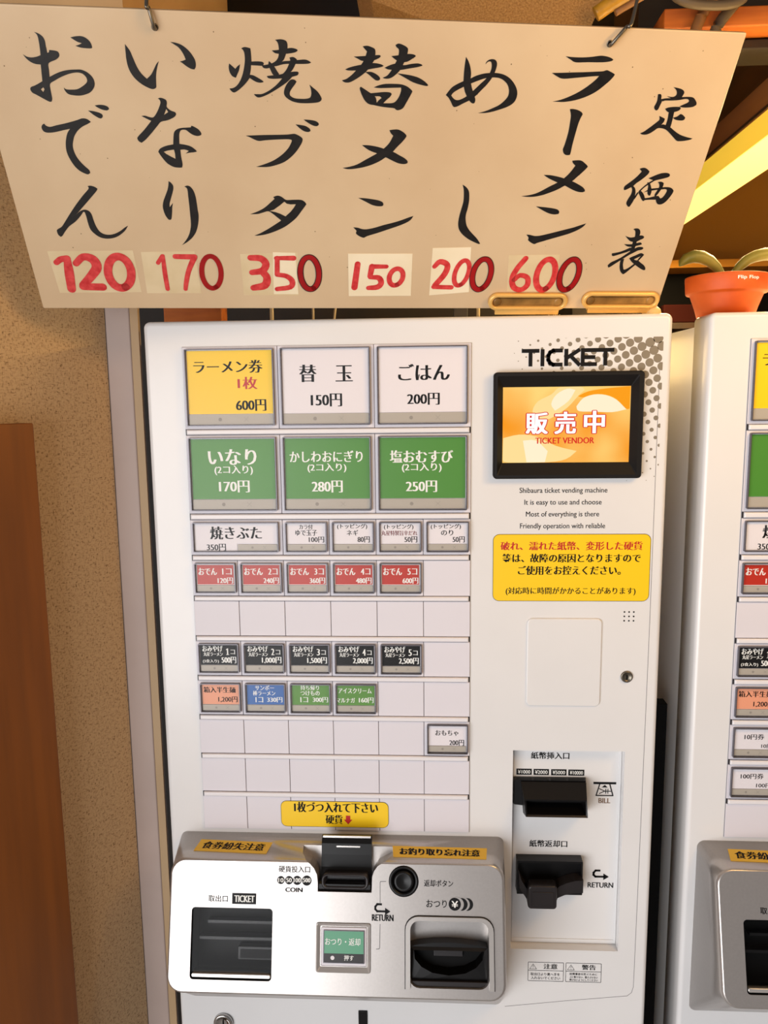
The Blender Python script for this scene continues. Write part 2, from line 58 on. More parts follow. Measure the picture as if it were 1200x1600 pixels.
 [[[(585.2,88.0),(587.2,88.8),(590.3,88.7),(592.6,86.8),(593.6,84.1),(593.5,81.5),(592.5,77.9),(592.5,74.7),(592.7,71.1),(592.3,68.0),(591.8,64.8),(590.5,62.9),(588.3,64.3),(588.5,68.4),(588.6,72.0),(588.6,76.1),(589.1,80.5),(588.4,84.5),(587.3,86.7)]],[[(579.0,81.1),(581.2,80.2),(585.0,79.4),(589.2,80.1),(593.3,81.5),(596.8,81.5),(598.9,80.2),(598.2,78.4),(595.5,77.0),(592.8,75.4),(588.9,74.9),(585.6,75.6),(582.5,77.8)]],[[(580.0,72.4),(583.4,72.3),(587.8,72.4),(592.4,73.6),(596.7,74.3),(598.8,72.5),(597.0,71.6),(593.7,70.7),(590.4,69.8),(585.9,69.7),(583.0,70.6)]],[[(569.9,62.5),(573.8,63.2),(578.4,64.4),(583.2,66.5),(587.1,68.6),(589.0,68.4),(589.6,66.1),(585.6,64.2),(580.8,62.4),(575.8,60.7),(571.8,59.5),(570.3,60.9)]],[[(568.8,49.5),(571.2,52.6),(575.5,55.0),(579.8,57.5),(583.9,60.8),(587.9,64.3),(591.2,67.0),(594.6,69.1),(597.6,69.6),(600.5,69.2),(601.6,68.0),(600.3,66.7),(596.5,65.7),(593.0,63.6),(589.2,61.3),(584.7,58.0),(580.6,54.8),(576.1,51.2),(572.0,47.9),(570.2,47.0)]],[[(581.2,55.9),(584.5,56.9),(584.5,53.6),(585.0,49.9),(586.8,45.2),(588.5,45.0),(592.2,47.3),(595.8,50.7),(597.8,51.8),(597.9,50.0),(594.7,46.4),(591.6,42.8),(588.7,40.0),(586.8,40.4),(583.9,43.3),(582.0,48.0),(581.1,52.7)]],[[(589.6,57.4),(591.7,58.8),(595.7,60.7),(600.5,63.0),(604.3,61.4),(603.3,59.3),(600.2,54.7),(603.6,52.3),(607.6,49.6),(609.9,46.7),(610.2,44.6),(608.1,44.6),(603.3,46.9),(597.7,50.4),(593.1,53.7)],[(594.9,56.2),(597.9,57.9),(601.2,59.8),(599.8,57.4),(598.9,55.1),(596.8,55.3)]]],
]
NUMERALS=[
 ('120',[('m',[(23.5,48.9,5.3),(28.3,52.2,5.9),(34.4,53.1,6.5)]),('m',[(34.3,52.6,6.5),(33.2,39.1,8.7),(31.7,21.4,8.1)]),('m',[(41.5,48.2,6.2),(49.5,54.8,7.0),(57.9,52.4,9.0),(60.0,44.3,9.2),(53.0,35.1,8.3),(43.5,25.4,7.4)]),('m',[(43.2,24.0,7.3),(61.6,23.6,7.8)]),('m',[(83.6,23.9,8.1),(81.1,22.9,8.2),(78.6,22.8,8.2),(76.3,23.5,8.1),(74.1,25.0,8.1),(72.3,27.3,8.1),(70.9,30.1,8.1),(70.0,33.4,8.0),(69.6,36.9,8.0),(69.8,40.6,7.9),(70.6,44.2,7.9),(71.8,47.5,7.9),(73.4,50.4,7.8),(75.4,52.7,7.8),(77.6,54.4,7.8),(80.0,55.3,7.8),(82.4,55.5,7.8),(84.7,54.8,7.8),(86.9,53.4,7.8),(88.7,51.3,7.9),(90.1,48.6,7.9),(91.0,45.4,7.9),(91.5,41.8,8.0),(91.3,38.2,8.0),(90.7,34.5,8.0),(89.5,31.1,8.1),(87.9,28.1,8.1),(85.9,25.7,8.1),(83.6,23.9,8.1)])]),
 ('170',[('m',[(118.3,49.2,4.0),(123.4,56.2,4.1)]),('m',[(123.9,56.5,3.5),(123.4,39.6,4.5),(123.7,21.7,4.3)]),('m',[(135.4,55.9,5.0),(153.5,55.6,5.5)]),('m',[(153.5,55.6,5.5),(146.5,41.4,4.8),(142.8,29.5,4.6),(141.1,21.7,4.0)]),('d',[(171.1,23.9,5.0),(169.0,22.9,5.0),(166.9,22.7,5.0),(164.9,23.5,5.0),(163.0,25.0,5.0),(161.4,27.3,4.9),(160.1,30.3,4.9),(159.2,33.7,4.9),(158.8,37.3,4.9),(158.9,41.1,4.8),(159.4,44.8,4.8),(160.3,48.2,4.8),(161.6,51.2,4.8),(163.3,53.6,4.8),(165.1,55.4,4.8),(167.1,56.3,4.8),(169.2,56.5,4.8),(171.2,55.8,4.8),(173.0,54.3,4.8),(174.6,52.1,4.8),(175.9,49.3,4.8),(176.8,46.0,4.8),(177.3,42.4,4.9),(177.3,38.6,4.9),(176.8,34.8,4.9),(175.9,31.3,4.9),(174.6,28.2,4.9),(173.0,25.7,5.0),(171.1,23.9,5.0)])]),
 ('350',[('m',[(206.9,55.1,5.8),(216.9,54.4,6.7),(221.5,48.6,7.3),(217.8,41.8,6.9),(207.5,39.7,5.7)]),('m',[(217.7,40.5,6.9),(221.8,34.2,7.4),(219.3,26.0,8.0),(208.0,23.2,6.3)]),('m',[(248.7,55.1,5.2),(231.6,55.0,4.0)]),('m',[(232.7,55.0,4.8),(232.0,38.1,4.9)]),('m',[(232.0,37.6,4.6),(241.1,36.0,5.0),(246.5,30.8,5.7),(244.7,24.3,5.4),(231.4,22.0,4.7)]),('k',[(268.0,23.1,6.4),(266.1,22.1,6.4),(264.0,22.0,6.4),(261.9,22.7,6.4),(259.9,24.3,6.4),(258.2,26.6,6.4),(256.8,29.6,6.4),(255.7,33.1,6.3),(255.1,36.8,6.3),(254.9,40.6,6.3),(255.2,44.4,6.2),(255.9,47.8,6.2),(257.1,50.9,6.2),(258.5,53.3,6.2),(260.3,55.1,6.1),(262.2,56.0,6.1),(264.2,56.2,6.1),(266.3,55.5,6.1),(268.2,54.0,6.2),(269.9,51.8,6.2),(271.3,48.9,6.2),(272.4,45.6,6.2),(273.1,41.9,6.3),(273.3,38.1,6.3),(273.1,34.3,6.3),(272.4,30.7,6.4),(271.3,27.5,6.4),(269.8,25.0,6.4),(268.0,23.1,6.4)]),('d',[(268.0,23.1,4.9),(266.1,22.1,4.9),(264.0,22.0,4.9),(261.9,22.7,4.9),(259.9,24.3,4.9),(258.2,26.6,4.9),(256.8,29.6,4.8),(255.7,33.1,4.8),(255.1,36.8,4.8),(254.9,40.6,4.8),(255.2,44.4,4.8),(255.9,47.8,4.7),(257.1,50.9,4.7),(258.5,53.3,4.7),(260.3,55.1,4.7),(262.2,56.0,4.7),(264.2,56.2,4.7),(266.3,55.5,4.7),(268.2,54.0,4.7),(269.9,51.8,4.7),(271.3,48.9,4.7),(272.4,45.6,4.8),(273.1,41.9,4.8),(273.3,38.1,4.8),(273.1,34.3,4.8),(272.4,30.7,4.9),(271.3,27.5,4.9),(269.8,25.0,4.9),(268.0,23.1,4.9)])]),
 ('150',[('m',[(311.7,49.2,5.9),(309.2,24.0,6.5)]),('m',[(340.6,46.8,4.3),(326.9,46.7,5.0)]),('m',[(326.1,46.7,6.0),(324.5,36.4,5.4)]),('m',[(324.5,35.1,4.0),(333.1,34.7,5.7),(336.2,29.4,5.8),(332.8,24.6,5.8),(323.4,23.5,4.8)]),('m',[(352.5,27.1,5.1),(350.9,26.6,5.1),(349.4,26.5,5.1),(347.9,26.9,5.1),(346.6,27.7,5.1),(345.5,28.9,5.1),(344.7,30.5,5.1),(344.2,32.3,5.1),(344.0,34.3,5.1),(344.2,36.3,5.1),(344.7,38.3,5.0),(345.6,40.1,5.0),(346.7,41.8,5.0),(348.0,43.1,5.0),(349.4,44.0,5.0),(351.0,44.5,5.0),(352.5,44.6,5.0),(353.9,44.2,5.0),(355.2,43.4,5.0),(356.3,42.2,5.0),(357.2,40.7,5.0),(357.7,38.9,5.1),(357.8,37.0,5.1),(357.7,34.9,5.1),(357.2,32.9,5.1),(356.3,31.1,5.1),(355.3,29.4,5.1),(353.9,28.1,5.1),(352.5,27.1,5.1)])]),
 ('200',[('m',[(389.1,47.1,4.7),(394.2,52.3,5.7),(401.9,48.9,6.0),(400.5,39.4,6.1),(391.6,26.6,5.9)]),('m',[(390.4,24.8,4.8),(408.8,24.3,4.9)]),('m',[(418.4,27.5,4.8),(416.8,26.7,4.8),(415.2,26.6,4.8),(413.7,27.1,4.8),(412.5,28.4,4.8),(411.5,30.2,4.8),(410.8,32.6,4.8),(410.5,35.3,4.8),(410.5,38.3,4.8),(410.9,41.3,4.7),(411.7,44.3,4.7),(412.7,47.1,4.7),(414.0,49.5,4.7),(415.4,51.5,4.7),(417.0,52.9,4.7),(418.6,53.7,4.7),(420.1,53.8,4.7),(421.5,53.2,4.7),(422.8,52.0,4.7),(423.8,50.2,4.7),(424.5,48.0,4.7),(424.8,45.3,4.7),(424.8,42.3,4.8),(424.4,39.3,4.8),(423.7,36.3,4.8),(422.7,33.4,4.8),(421.4,31.0,4.8),(420.0,28.9,4.8),(418.4,27.5,4.8)]),('k',[(441.1,23.3,6.3),(439.0,22.3,6.3),(436.8,22.1,6.3),(434.8,22.9,6.3),(433.0,24.4,6.3),(431.4,26.7,6.2),(430.3,29.6,6.2),(429.5,32.9,6.2),(429.2,36.5,6.2),(429.4,40.3,6.1),(430.0,43.9,6.1),(431.0,47.3,6.1),(432.5,50.3,6.1),(434.2,52.7,6.0),(436.1,54.4,6.0),(438.1,55.3,6.0),(440.2,55.4,6.0),(442.2,54.8,6.0),(444.0,53.3,6.0),(445.5,51.1,6.1),(446.7,48.4,6.1),(447.5,45.1,6.1),(447.9,41.5,6.1),(447.7,37.8,6.2),(447.2,34.1,6.2),(446.2,30.6,6.2),(444.8,27.5,6.3),(443.0,25.1,6.3),(441.1,23.3,6.3)]),('d',[(441.1,23.3,4.9),(439.0,22.3,4.9),(436.8,22.1,4.9),(434.8,22.9,4.9),(433.0,24.4,4.9),(431.4,26.7,4.9),(430.3,29.6,4.8),(429.5,32.9,4.8),(429.2,36.5,4.8),(429.4,40.3,4.8),(430.0,43.9,4.7),(431.0,47.3,4.7),(432.5,50.3,4.7),(434.2,52.7,4.7),(436.1,54.4,4.7),(438.1,55.3,4.7),(440.2,55.4,4.7),(442.2,54.8,4.7),(444.0,53.3,4.7),(445.5,51.1,4.7),(446.7,48.4,4.7),(447.5,45.1,4.8),(447.9,41.5,4.8),(447.7,37.8,4.8),(447.2,34.1,4.8),(446.2,30.6,4.8),(444.8,27.5,4.9),(443.0,25.1,4.9),(441.1,23.3,4.9)])]),
 ('600',[('m',[(481.3,56.3,5.7),(474.2,45.0,5.8),(471.0,34.4,5.9),(474.4,24.6,6.0),(482.5,21.9,5.6),(488.3,27.3,6.0),(486.8,35.4,5.5),(478.8,38.0,5.2),(473.3,33.0,5.2)]),('m',[(508.7,23.1,6.4),(506.6,22.1,6.4),(504.5,22.0,6.4),(502.4,22.7,6.4),(500.5,24.3,6.4),(498.8,26.5,6.3),(497.5,29.5,6.3),(496.6,32.8,6.3),(496.1,36.5,6.2),(496.2,40.3,6.2),(496.7,44.0,6.2),(497.6,47.4,6.2),(498.9,50.4,6.1),(500.6,52.8,6.1),(502.5,54.5,6.1),(504.5,55.4,6.1),(506.6,55.6,6.1),(508.6,54.9,6.1),(510.5,53.4,6.1),(512.2,51.2,6.1),(513.5,48.4,6.2),(514.4,45.1,6.2),(514.9,41.5,6.2),(515.0,37.7,6.3),(514.5,34.0,6.3),(513.6,30.5,6.3),(512.3,27.4,6.3),(510.6,24.9,6.4),(508.7,23.1,6.4)]),('k',[(533.0,23.2,6.6),(530.9,22.2,6.6),(528.7,22.0,6.6),(526.6,22.8,6.6),(524.7,24.3,6.6),(523.2,26.6,6.5),(521.9,29.6,6.5),(521.2,32.9,6.5),(520.9,36.6,6.4),(521.0,40.4,6.4),(521.7,44.1,6.4),(522.8,47.5,6.4),(524.2,50.5,6.3),(526.0,52.9,6.3),(527.9,54.7,6.3),(530.0,55.6,6.3),(532.1,55.8,6.3),(534.1,55.1,6.3),(536.0,53.6,6.3),(537.6,51.4,6.3),(538.8,48.6,6.4),(539.6,45.3,6.4),(540.0,41.6,6.4),(539.9,37.9,6.5),(539.3,34.1,6.5),(538.2,30.6,6.5),(536.8,27.5,6.5),(535.0,25.0,6.6),(533.0,23.2,6.6)]),('d',[(533.0,23.2,5.2),(530.9,22.2,5.2),(528.7,22.0,5.2),(526.6,22.8,5.2),(524.7,24.3,5.1),(523.2,26.6,5.1),(521.9,29.6,5.1),(521.2,32.9,5.1),(520.9,36.6,5.1),(521.0,40.4,5.0),(521.7,44.1,5.0),(522.8,47.5,5.0),(524.2,50.5,5.0),(526.0,52.9,5.0),(527.9,54.7,4.9),(530.0,55.6,4.9),(532.1,55.8,4.9),(534.1,55.1,4.9),(536.0,53.6,5.0),(537.6,51.4,5.0),(538.8,48.6,5.0),(539.6,45.3,5.0),(540.0,41.6,5.0),(539.9,37.9,5.1),(539.3,34.1,5.1),(538.2,30.6,5.1),(536.8,27.5,5.1),(535.0,25.0,5.1),(533.0,23.2,5.2)])]),
]
PATCHES={'a':[(17.7,60.2),(96.6,61.6),(98.0,18.1),(19.7,17.1)],'b':[(103.8,60.1),(154.1,61.3),(156.3,17.1),(103.2,16.9)],'c':[(197.2,58.7),(252.7,60.5),(253.0,15.0),(198.0,14.9)],'c2':[(228.8,60.9),(250.4,60.4),(252.5,16.2),(227.9,16.2)],'e':[(301.9,60.0),(365.8,60.5),(367.7,14.7),(303.7,14.2)],'f':[(385.5,66.5),(423.9,67.7),(427.9,19.0),(386.7,15.2)],'h':[(463.4,59.6),(515.8,60.5),(520.5,20.1),(468.0,20.0)]}
LABELS={
 (1, 0):[('ラーメン券', 12.2, 87.9, -28.3, -14.7, 'K'), ('1枚', 60.0, 81.7, -45.7, -32.7, 'R'), ('600円', 57.3, 90.7, -69.2, -56.8, 'K')],
 (1, 2):[('替', 127.4, 146.2, -39.0, -20.6, 'K'), ('玉', 166.6, 185.3, -38.8, -21.8, 'K'), ('150円', 139.2, 173.3, -65.3, -51.5, 'K')],
 (1, 4):[('ごはん', 233.8, 289.2, -38.5, -21.4, 'K'), ('200円', 243.2, 278.3, -64.7, -52.1, 'K')],
 (2, 0):[('いなり', 24.0, 77.9, -127.8, -110.6, 'W'), ('(2コ入り)', 30.6, 73.4, -139.1, -128.5, 'w'), ('170円', 34.8, 69.2, -158.3, -145.2, 'W')],
 (2, 2):[('かしわおにぎり', 114.4, 194.6, -125.5, -113.1, 'w'), ('(2コ入り)', 133.8, 176.6, -136.9, -126.8, 'w'), ('280円', 137.9, 172.2, -158.9, -145.8, 'W')],
 (2, 4):[('塩おむすび', 224.0, 292.8, -126.8, -113.2, 'W'), ('(2コ入り)', 237.1, 280.3, -137.3, -127.1, 'w'), ('250円', 241.2, 275.4, -159.0, -146.4, 'W')],
 (3, 0):[('焼きぶた', 22.4, 81.0, -210.9, -196.4, 'K'), ('350円', 18.1, 39.9, -224.0, -216.0, 'k')],
 (3, 2):[('カラ付', 122.8, 137.9, -199.9, -194.5, 'k'), ('ゆで玉子', 118.4, 142.7, -207.1, -200.6, 'k'), ('100円', 133.2, 150.4, -214.7, -208.2, 'k')],
 (3, 3):[('(トッピング)', 165.0, 198.4, -200.0, -193.9, 'k'), ('ネギ', 175.5, 188.3, -206.9, -200.8, 'k'), ('80円', 187.5, 201.0, -214.8, -208.0, 'k')],
 (3, 4):[('(トッピング)', 216.8, 249.3, -200.5, -194.5, 'k'), ('丸星特製旨辛だれ', 213.9, 253.5, -207.0, -201.6, 'r'), ('50円', 239.3, 253.4, -214.9, -208.1, 'k')],
 (3, 5):[('(トッピング)', 268.3, 301.3, -200.3, -194.3, 'k'), ('のり', 279.5, 292.9, -207.1, -201.0, 'k'), ('50円', 292.2, 305.5, -215.0, -208.2, 'k')],
 (4, 0):[('おでん', 7.3, 28.5, -251.6, -243.5, 'W'), ('1コ', 34.4, 45.3, -251.2, -244.2, 'W'), ('120円', 28.8, 46.4, -261.5, -254.6, 'W')],
 (4, 1):[('おでん', 59.3, 80.5, -251.6, -243.5, 'W'), ('2コ', 86.4, 97.3, -251.2, -244.2, 'W'), ('240円', 80.8, 98.4, -261.5, -254.6, 'W')],
 (4, 2):[('おでん', 111.3, 132.5, -251.6, -243.5, 'W'), ('3コ', 138.4, 149.3, -251.2, -244.2, 'W'), ('360円', 132.8, 150.4, -261.5, -254.6, 'W')],
 (4, 3):[('おでん', 163.3, 184.5, -251.6, -243.5, 'W'), ('4コ', 190.4, 201.3, -251.2, -244.2, 'W'), ('480円', 184.8, 202.4, -261.5, -254.6, 'W')],
 (4, 4):[('おでん', 215.3, 236.5, -251.6, -243.5, 'W'), ('5コ', 242.4, 253.3, -251.2, -244.2, 'W'), ('600円', 236.8, 254.4, -261.5, -254.6, 'W')],
 (6, 0):[('おみやげ', 7.6, 31.4, -341.1, -333.9, 'W'), ('丸星ラーメン', 8.8, 31.1, -346.4, -341.5, 'w'), ('1', 34.9, 38.6, -344.8, -337.2, 'W'), ('コ', 40.1, 45.3, -344.0, -338.7, 'w'), ('(3食入り)', 7.7, 26.3, -354.8, -350.2, 'w'), ('500円', 29.3, 46.4, -354.7, -347.0, 'W')],
 (6, 1):[('おみやげ', 59.6, 83.4, -341.1, -333.9, 'W'), ('丸星ラーメン', 60.8, 83.1, -346.4, -341.5, 'w'), ('2', 86.9, 90.6, -344.8, -337.2, 'W'), ('コ', 92.1, 97.3, -344.0, -338.7, 'w'), ('1,000円', 75.8, 98.4, -354.7, -347.0, 'W')],
 (6, 2):[('おみやげ', 111.6, 135.4, -341.1, -333.9, 'W'), ('丸星ラーメン', 112.8, 135.1, -346.4, -341.5, 'w'), ('3', 138.9, 142.6, -344.8, -337.2, 'W'), ('コ', 144.1, 149.3, -344.0, -338.7, 'w'), ('1,500円', 127.8, 150.4, -354.7, -347.0, 'W')],
 (6, 3):[('おみやげ', 163.6, 187.4, -341.1, -333.9, 'W'), ('丸星ラーメン', 164.8, 187.1, -346.4, -341.5, 'w'), ('4', 190.9, 194.6, -344.8, -337.2, 'W'), ('コ', 196.1, 201.3, -344.0, -338.7, 'w'), ('2,000円', 179.8, 202.4, -354.7, -347.0, 'W')],
 (6, 4):[('おみやげ', 215.6, 239.4, -341.1, -333.9, 'W'), ('丸星ラーメン', 216.8, 239.1, -346.4, -341.5, 'w'), ('5', 242.9, 246.6, -344.8, -337.2, 'W'), ('コ', 248.1, 253.3, -344.0, -338.7, 'w'), ('2,500円', 231.8, 254.4, -354.7, -347.0, 'W')],
 (7, 0):[('箱入半生麺', 6.9, 44.2, -390.0, -383.1, 'K'), ('1,200円', 23.6, 46.0, -401.6, -394.6, 'k')],
 (7, 1):[('サンポー', 66.7, 88.9, -386.5, -380.8, 'w'), ('棒ラーメン', 64.2, 90.2, -393.1, -387.3, 'w'), ('1コ', 66.9, 75.8, -401.2, -395.0, 'W'), ('330円', 80.3, 98.1, -401.0, -394.9, 'W')],
 (7, 2):[('持ち帰り', 119.2, 140.6, -386.1, -380.3, 'w'), ('つけもの', 119.1, 141.2, -392.6, -386.8, 'w'), ('1コ', 118.8, 127.7, -400.7, -394.6, 'W'), ('300円', 132.9, 150.6, -400.6, -394.4, 'W')],
 (7, 3):[('アイスクリーム', 162.6, 200.7, -389.5, -383.3, 'w'), ('マルナガ', 160.2, 181.5, -400.7, -394.9, 'w'), ('160円', 185.9, 202.8, -400.8, -394.3, 'W')],
 (8, 5):[('おもちゃ', 272.8, 299.0, -439.1, -432.6, 'k'), ('200円', 288.8, 305.6, -451.0, -444.0, 'k')],
}
TEXTS=[
 ('F', '破れ、濡れた紙幣、変形した硬貨', 344.8, 498.6, -224.1, -214.5, 'R'),
 ('F', '等は、故障の原因となりますので', 347.1, 497.1, -237.8, -228.1, 'K'),
 ('F', 'ご使用をお控えください。', 364.1, 476.1, -251.8, -241.7, 'K'),
 ('F', '(対応時に時間がかかることがあります)', 351.0, 492.8, -274.9, -265.8, 'k'),
 ('F', 'Shibaura ticket vending machine', 364.8, 459.0, -162.6, -155.1, 't'),
 ('F', 'It is easy to use and choose', 370.2, 453.2, -175.6, -168.2, 't'),
 ('F', 'Most of everything is there', 372.0, 450.9, -188.6, -181.2, 't'),
 ('F', 'Friendly operation with reliable', 365.8, 457.7, -201.7, -194.3, 't'),
 ('F', 'TICKET', 366.7, 460.6, -25.0, -8.4, 'T'),
 ('F', '販', 369.4, 394.6, -97.6, -73.8, 'S'),
 ('F', '売', 399.9, 424.4, -97.8, -73.1, 'S'),
 ('F', '中', 430.9, 454.8, -97.2, -72.4, 'S'),
 ('F', 'TICKET VENDOR', 380.6, 443.2, -107.5, -101.0, 'V'),
 ('F', '紙幣挿入口', 381.8, 425.2, -466.8, -458.5, 'B'),
 ('F', '¥1000', 365.6, 383.0, -486.2, -479.0, 'Y'),
 ('F', '¥2000', 385.1, 402.5, -486.3, -479.1, 'Y'),
 ('F', '¥5000', 405.0, 422.4, -486.4, -479.2, 'Y'),
 ('F', '¥10000', 424.5, 442.5, -486.5, -479.3, 'Y'),
 ('F', 'BILL', 459.4, 472.8, -519.5, -513.6, 'b'),
 ('F', '紙幣返却口', 381.6, 425.3, -575.1, -566.6, 'B'),
 ('F', 'RETURN', 449.8, 479.3, -625.0, -618.5, 'B'),
 ('F', '注意', 400.7, 417.2, -731.8, -725.1, 'B'),
 ('F', '取出口より奥へ手を', 385.7, 420.2, -740.7, -736.9, 't'),
 ('F', '入れないでください', 386.2, 420.6, -745.8, -741.9, 't'),
 ('F', '警告', 445.8, 462.3, -731.7, -725.0, 'B'),
 ('F', '故障事故を防ぐために', 431.5, 464.3, -738.9, -735.9, 't'),
 ('F', '上に乗らない、揺さぶらない', 431.6, 464.9, -742.9, -739.9, 't'),
 ('F', '倒さないようにしてください', 431.6, 465.0, -746.6, -743.7, 't'),
 ('F', '1枚づつ入れて下さい', 107.7, 206.3, -535.5, -522.7, 'K'),
 ('F', '硬貨', 144.4, 164.7, -549.6, -538.4, 'K'),
 ('C', '硬貨投入口', 97.4, 132.7, -10.7, -3.9, 't2'),
 ('C', 'COIN', 105.2, 124.7, -31.4, -26.8, 'B'),
 ('C', '10', 97.1, 103.2, -21.5, -16.9, 'O'),
 ('C', '50', 106.0, 112.4, -21.3, -16.7, 'O'),
 ('C', '100', 114.4, 122.5, -21.2, -16.6, 'O'),
 ('C', '500', 124.8, 133.4, -20.9, -16.4, 'O'),
 ('C', '取出口', 18.9, 40.8, -43.5, -36.5, 't2'),
 ('C', 'TICKET', 48.1, 71.1, -43.2, -36.1, 'G'),
 ('C', '返却ボタン', 259.4, 291.5, -22.6, -15.6, 't2'),
 ('C', 'おつり', 261.8, 284.3, -44.3, -36.4, 't2'),
 ('C', 'RETURN', 201.9, 225.9, -59.6, -52.9, 'B'),
 ('C', '¥', 289.5, 296.8, -43.9, -36.9, 'O'),
 ('C', 'おつり・返却', 150.5, 189.4, -85.8, -78.2, 'w'),
 ('C', '押す', 171.6, 182.2, -101.4, -95.8, 'w'),
]
ZF = -1.50          # floor level; the machines stand on it, z = 0 is the top of the button panel

# ------------------------------------------------------------------ materials
MATS = {}
def mat(name, col, rough=.5, metal=0., coat=0., emit=None, estr=0., spec=.5):
    m = bpy.data.materials.new(name); m.use_nodes = True
    b = m.node_tree.nodes['Principled BSDF']
    b.inputs['Base Color'].default_value = (*lin(col), 1)
    b.inputs['Roughness'].default_value = rough; b.inputs['Metallic'].default_value = metal
    b.inputs['Coat Weight'].default_value = coat; b.inputs['Coat Roughness'].default_value = .08
    b.inputs['Specular IOR Level'].default_value = spec
    if emit: b.inputs['Emission Color'].default_value = (*lin(emit), 1); b.inputs['Emission Strength'].default_value = estr
    MATS[name] = m; return m
def noise_mat(name, c0, c1, scale=(1, 1, 1), nscale=20., detail=4., rough=.5, bump=0., bscale=None, coat=0., lo=.35, hi=.65, metal=0.):
    m = mat(name, c0, rough, metal, coat); nt = m.node_tree; b = nt.nodes['Principled BSDF']
    tc = nt.nodes.new('ShaderNodeTexCoord'); mp = nt.nodes.new('ShaderNodeMapping'); mp.inputs['Scale'].default_value = scale
    nz = nt.nodes.new('ShaderNodeTexNoise'); nz.inputs['Scale'].default_value = nscale; nz.inputs['Detail'].default_value = detail
    cr = nt.nodes.new('ShaderNodeValToRGB'); cr.color_ramp.elements[0].color = (*lin(c0), 1); cr.color_ramp.elements[1].color = (*lin(c1), 1)
    cr.color_ramp.elements[0].position = lo; cr.color_ramp.elements[1].position = hi
    nt.links.new(tc.outputs['Object'], mp.inputs['Vector']); nt.links.new(mp.outputs[0], nz.inputs['Vector'])
    nt.links.new(nz.outputs['Fac'], cr.inputs[0]); nt.links.new(cr.outputs[0], b.inputs['Base Color'])
    if bump:
        bp = nt.nodes.new('ShaderNodeBump'); bp.inputs['Strength'].default_value = bump; bp.inputs['Distance'].default_value = .002
        n2 = nt.nodes.new('ShaderNodeTexNoise'); n2.inputs['Scale'].default_value = bscale or nscale; n2.inputs['Detail'].default_value = 3
        nt.links.new(mp.outputs[0], n2.inputs['Vector']); nt.links.new(n2.outputs['Fac'], bp.inputs['Height']); nt.links.new(bp.outputs[0], b.inputs['Normal'])
    return m

WHITE = noise_mat('gloss_white_paint', (227, 225, 224), (231, 229, 228), nscale=6, rough=.22, coat=.08, bump=.02, bscale=60)
PANEL = mat('lilac_white_plastic', (222, 217, 223), .45)
SEAM = mat('grey_seam', (120, 116, 120), .6)
RAIL = mat('white_rail', (232, 228, 230), .3)
FRAME = mat('smoky_clear_frame', (96, 92, 98), .25, .35)
STRIP = mat('greige_strip', (176, 168, 156), .4)
STRIPMARK = mat('strip_mark', (146, 139, 130), .5)
INK = mat('black_ink', (14, 13, 15), .5, spec=.2)
RED_INK = mat('red_ink', (190, 28, 22), .45)
DRED_INK = mat('dark_red_ink', (110, 18, 26), .45)
WHITE_INK = mat('white_ink', (240, 240, 236), .45)
BROWN_INK = mat('brown_ink', (120, 92, 66), .5)
YEL = mat('yellow_card', (250, 205, 12), .4)
PAPER = mat('white_card', (231, 225, 229), .45)
GREEN = mat('green_card', (74, 138, 46), .4)
GREEN2 = mat('leaf_green_card', (84, 140, 44), .4)
REDC = mat('red_card', (186, 44, 24), .4)
BLACKC = mat('black_card', (20, 18, 19), .5, spec=.25)
PEACH = mat('peach_card', (236, 160, 126), .45)
BLUE = mat('blue_card', (42, 98, 172), .4)
MINT = mat('mint_card', (88, 158, 124), .35)
BLACK = mat('black_plastic', (14, 13, 14), .35, spec=.3)
BEZEL = mat('bezel_black', (20, 18, 18), .5, spec=.25)
DARK = mat('dark_interior', (8, 7, 7), .5, spec=.12)
DGREY = mat('dark_grey_plastic', (38, 34, 35), .32, spec=.4)
SILVER = noise_mat('silver_paint', (186, 180, 176), (190, 184, 180), nscale=400, rough=.3, metal=.7)
SILV2 = mat('bright_silver', (205, 200, 196), .25, .6)
CHROME = mat('chrome', (190, 188, 186), .15, 1.)
STEEL = mat('worn_steel', (120, 112, 100), .35, .9)
DOT = mat('grey_halftone', (132, 122, 106), .4)
YSTICK = mat('yellow_sticker', (250, 206, 22), .35)
AMBER = mat('amber_tape', (230, 182, 8), .35)

def cover_mat():
    m = bpy.data.materials.new('clear_acrylic'); m.use_nodes = True; nt = m.node_tree; nt.nodes.clear()
    o = nt.nodes.new('ShaderNodeOutputMaterial'); mx = nt.nodes.new('ShaderNodeMixShader')
    t = nt.nodes.new('ShaderNodeBsdfTransparent'); g_ = nt.nodes.new('ShaderNodeBsdfGlossy'); g_.inputs['Roughness'].default_value = .2
    f = nt.nodes.new('ShaderNodeMath'); f.operation = 'MULTIPLY_ADD'; f.inputs[1].default_value = .12; f.inputs[2].default_value = .004
    lw_ = nt.nodes.new('ShaderNodeLayerWeight'); pw = nt.nodes.new('ShaderNodeMath'); pw.operation = 'POWER'; pw.inputs[1].default_value = 4
    nt.links.new(lw_.outputs['Facing'], pw.inputs[0]); nt.links.new(pw.outputs[0], f.inputs[0])
    nt.links.new(f.outputs[0], mx.inputs[0]); nt.links.new(t.outputs[0], mx.inputs[1]); nt.links.new(g_.outputs[0], mx.inputs[2])
    nt.links.new(mx.outputs[0], o.inputs['Surface']); return m
CLEAR = cover_mat()

